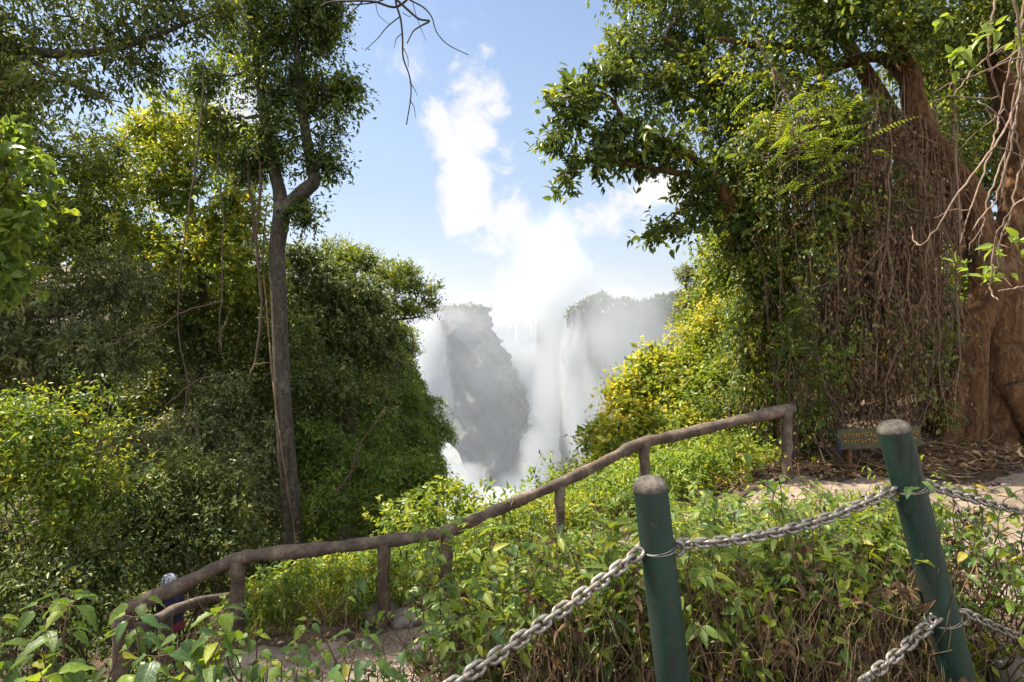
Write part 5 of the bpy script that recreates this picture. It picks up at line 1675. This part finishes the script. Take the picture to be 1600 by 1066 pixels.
# ------------------------------------------------------------------ spray and haze
def volume_mat(name, dens, scale, hard=.5, aniso=.35, seed=0, color=(.56, .59, .63)):
    m, nt, out = newmat(name)
    L = nt.links.new
    tc = NN(nt, 'ShaderNodeTexCoord')
    ln = NN(nt, 'ShaderNodeVectorMath', operation='LENGTH')
    L(tc.outputs['Object'], ln.inputs[0])
    r = ln.outputs['Value']
    fall = mth(nt, 'SUBTRACT', 1.0, mth(nt, 'MULTIPLY', r, r), clamp=True)
    mp = NN(nt, 'ShaderNodeMapping')
    mp.inputs['Location'].default_value = (seed * 3.7, seed * 1.3, seed * 5.1)
    L(tc.outputs['Object'], mp.inputs[0])
    nz = NN(nt, 'ShaderNodeTexNoise')
    nz.inputs['Scale'].default_value = scale
    nz.inputs['Detail'].default_value = 4
    nz.inputs['Roughness'].default_value = .6
    L(mp.outputs[0], nz.inputs['Vector'])
    k = mth(nt, 'MULTIPLY', mth(nt, 'SUBTRACT', mth(nt, 'ADD', fall, mth(nt, 'MULTIPLY', nz.outputs['Fac'], 1.6)), 1.0 + hard * .4, clamp=True), 2.2, clamp=True)
    d = mth(nt, 'MULTIPLY', mth(nt, 'MULTIPLY', k, fall), dens)
    v = NN(nt, 'ShaderNodeVolumePrincipled')
    v.inputs['Color'].default_value = (*color, 1)
    v.inputs['Anisotropy'].default_value = aniso
    L(d, v.inputs['Density'])
    L(v.outputs[0], out.inputs['Volume'])
    return m


def spray():
    # px, py, rx, ry, distance, half depth, optical density across
    spec = [(876, 590, 62, 150, 112, 16, 3.2), (862, 720, 80, 80, 100, 13, 3.0), (664, 600, 52, 170, 72, 12, 7), (915, 650, 46, 120, 80, 7, 1.8), (896, 600, 34, 150, 84, 5, 3.2), (722, 752, 62, 42, 84, 8, 2.6), (805, 585, 70, 86, 165, 16, 6), (790, 500, 150, 45, 195, 14, .8), (700, 492, 60, 26, 92, 6, .35), (868, 640, 60, 130, 96, 8, 1.2), (985, 545, 140, 180, 72, 10, 1.35), (865, 440, 100, 150, 125, 18, 2.4), (775, 560, 90, 110, 98, 6, .2), (735, 505, 70, 40, 100, 6, .3), (870, 780, 140, 60, 85, 12, 2.5)]
    u = np.linspace(0, 2 * math.pi, 33); v = np.linspace(0, math.pi, 17)
    U, Vv = np.meshgrid(u, v)
    g = np.stack([np.cos(U) * np.sin(Vv), np.sin(U) * np.sin(Vv), np.cos(Vv)], -1)
    for i, (px, py, rx, ry, d, rd, od) in enumerate(spec):
        mb = MB(); mb.grid(g)
        o = mb.build('spray_cloud', volume_mat('spray_%d' % i, od / rd, 1.9, seed=i, color=(.71, .735, .77) if py < 500 else (.57, .60, .64)), outward=True)
        o.location = tuple(P(px, py, d))
        o.scale = (rx * d / F, rd, ry * d / F)
        tag(o, kind='stuff')


spray()


def mist():
    """damp air standing in the gorge beyond the rim"""
    m, nt, out = newmat('gorge_mist')
    v = NN(nt, 'ShaderNodeVolumePrincipled')
    v.inputs['Color'].default_value = (.55, .60, .68, 1)
    v.inputs['Density'].default_value = .0046
    v.inputs['Anisotropy'].default_value = .3
    nt.links.new(v.outputs[0], out.inputs['Volume'])
    mb = MB()
    vs = [(a, b, c) for a in (-700, 700) for b in (44, 900) for c in (-45, 11)]
    mb.add(np.array(vs), None, [(0, 1, 3, 2), (4, 6, 7, 5), (0, 4, 5, 1), (2, 3, 7, 6), (0, 2, 6, 4), (1, 5, 7, 3)])
    tag(mb.build('mist', m, smooth=False, outward=True), kind='stuff')


mist()
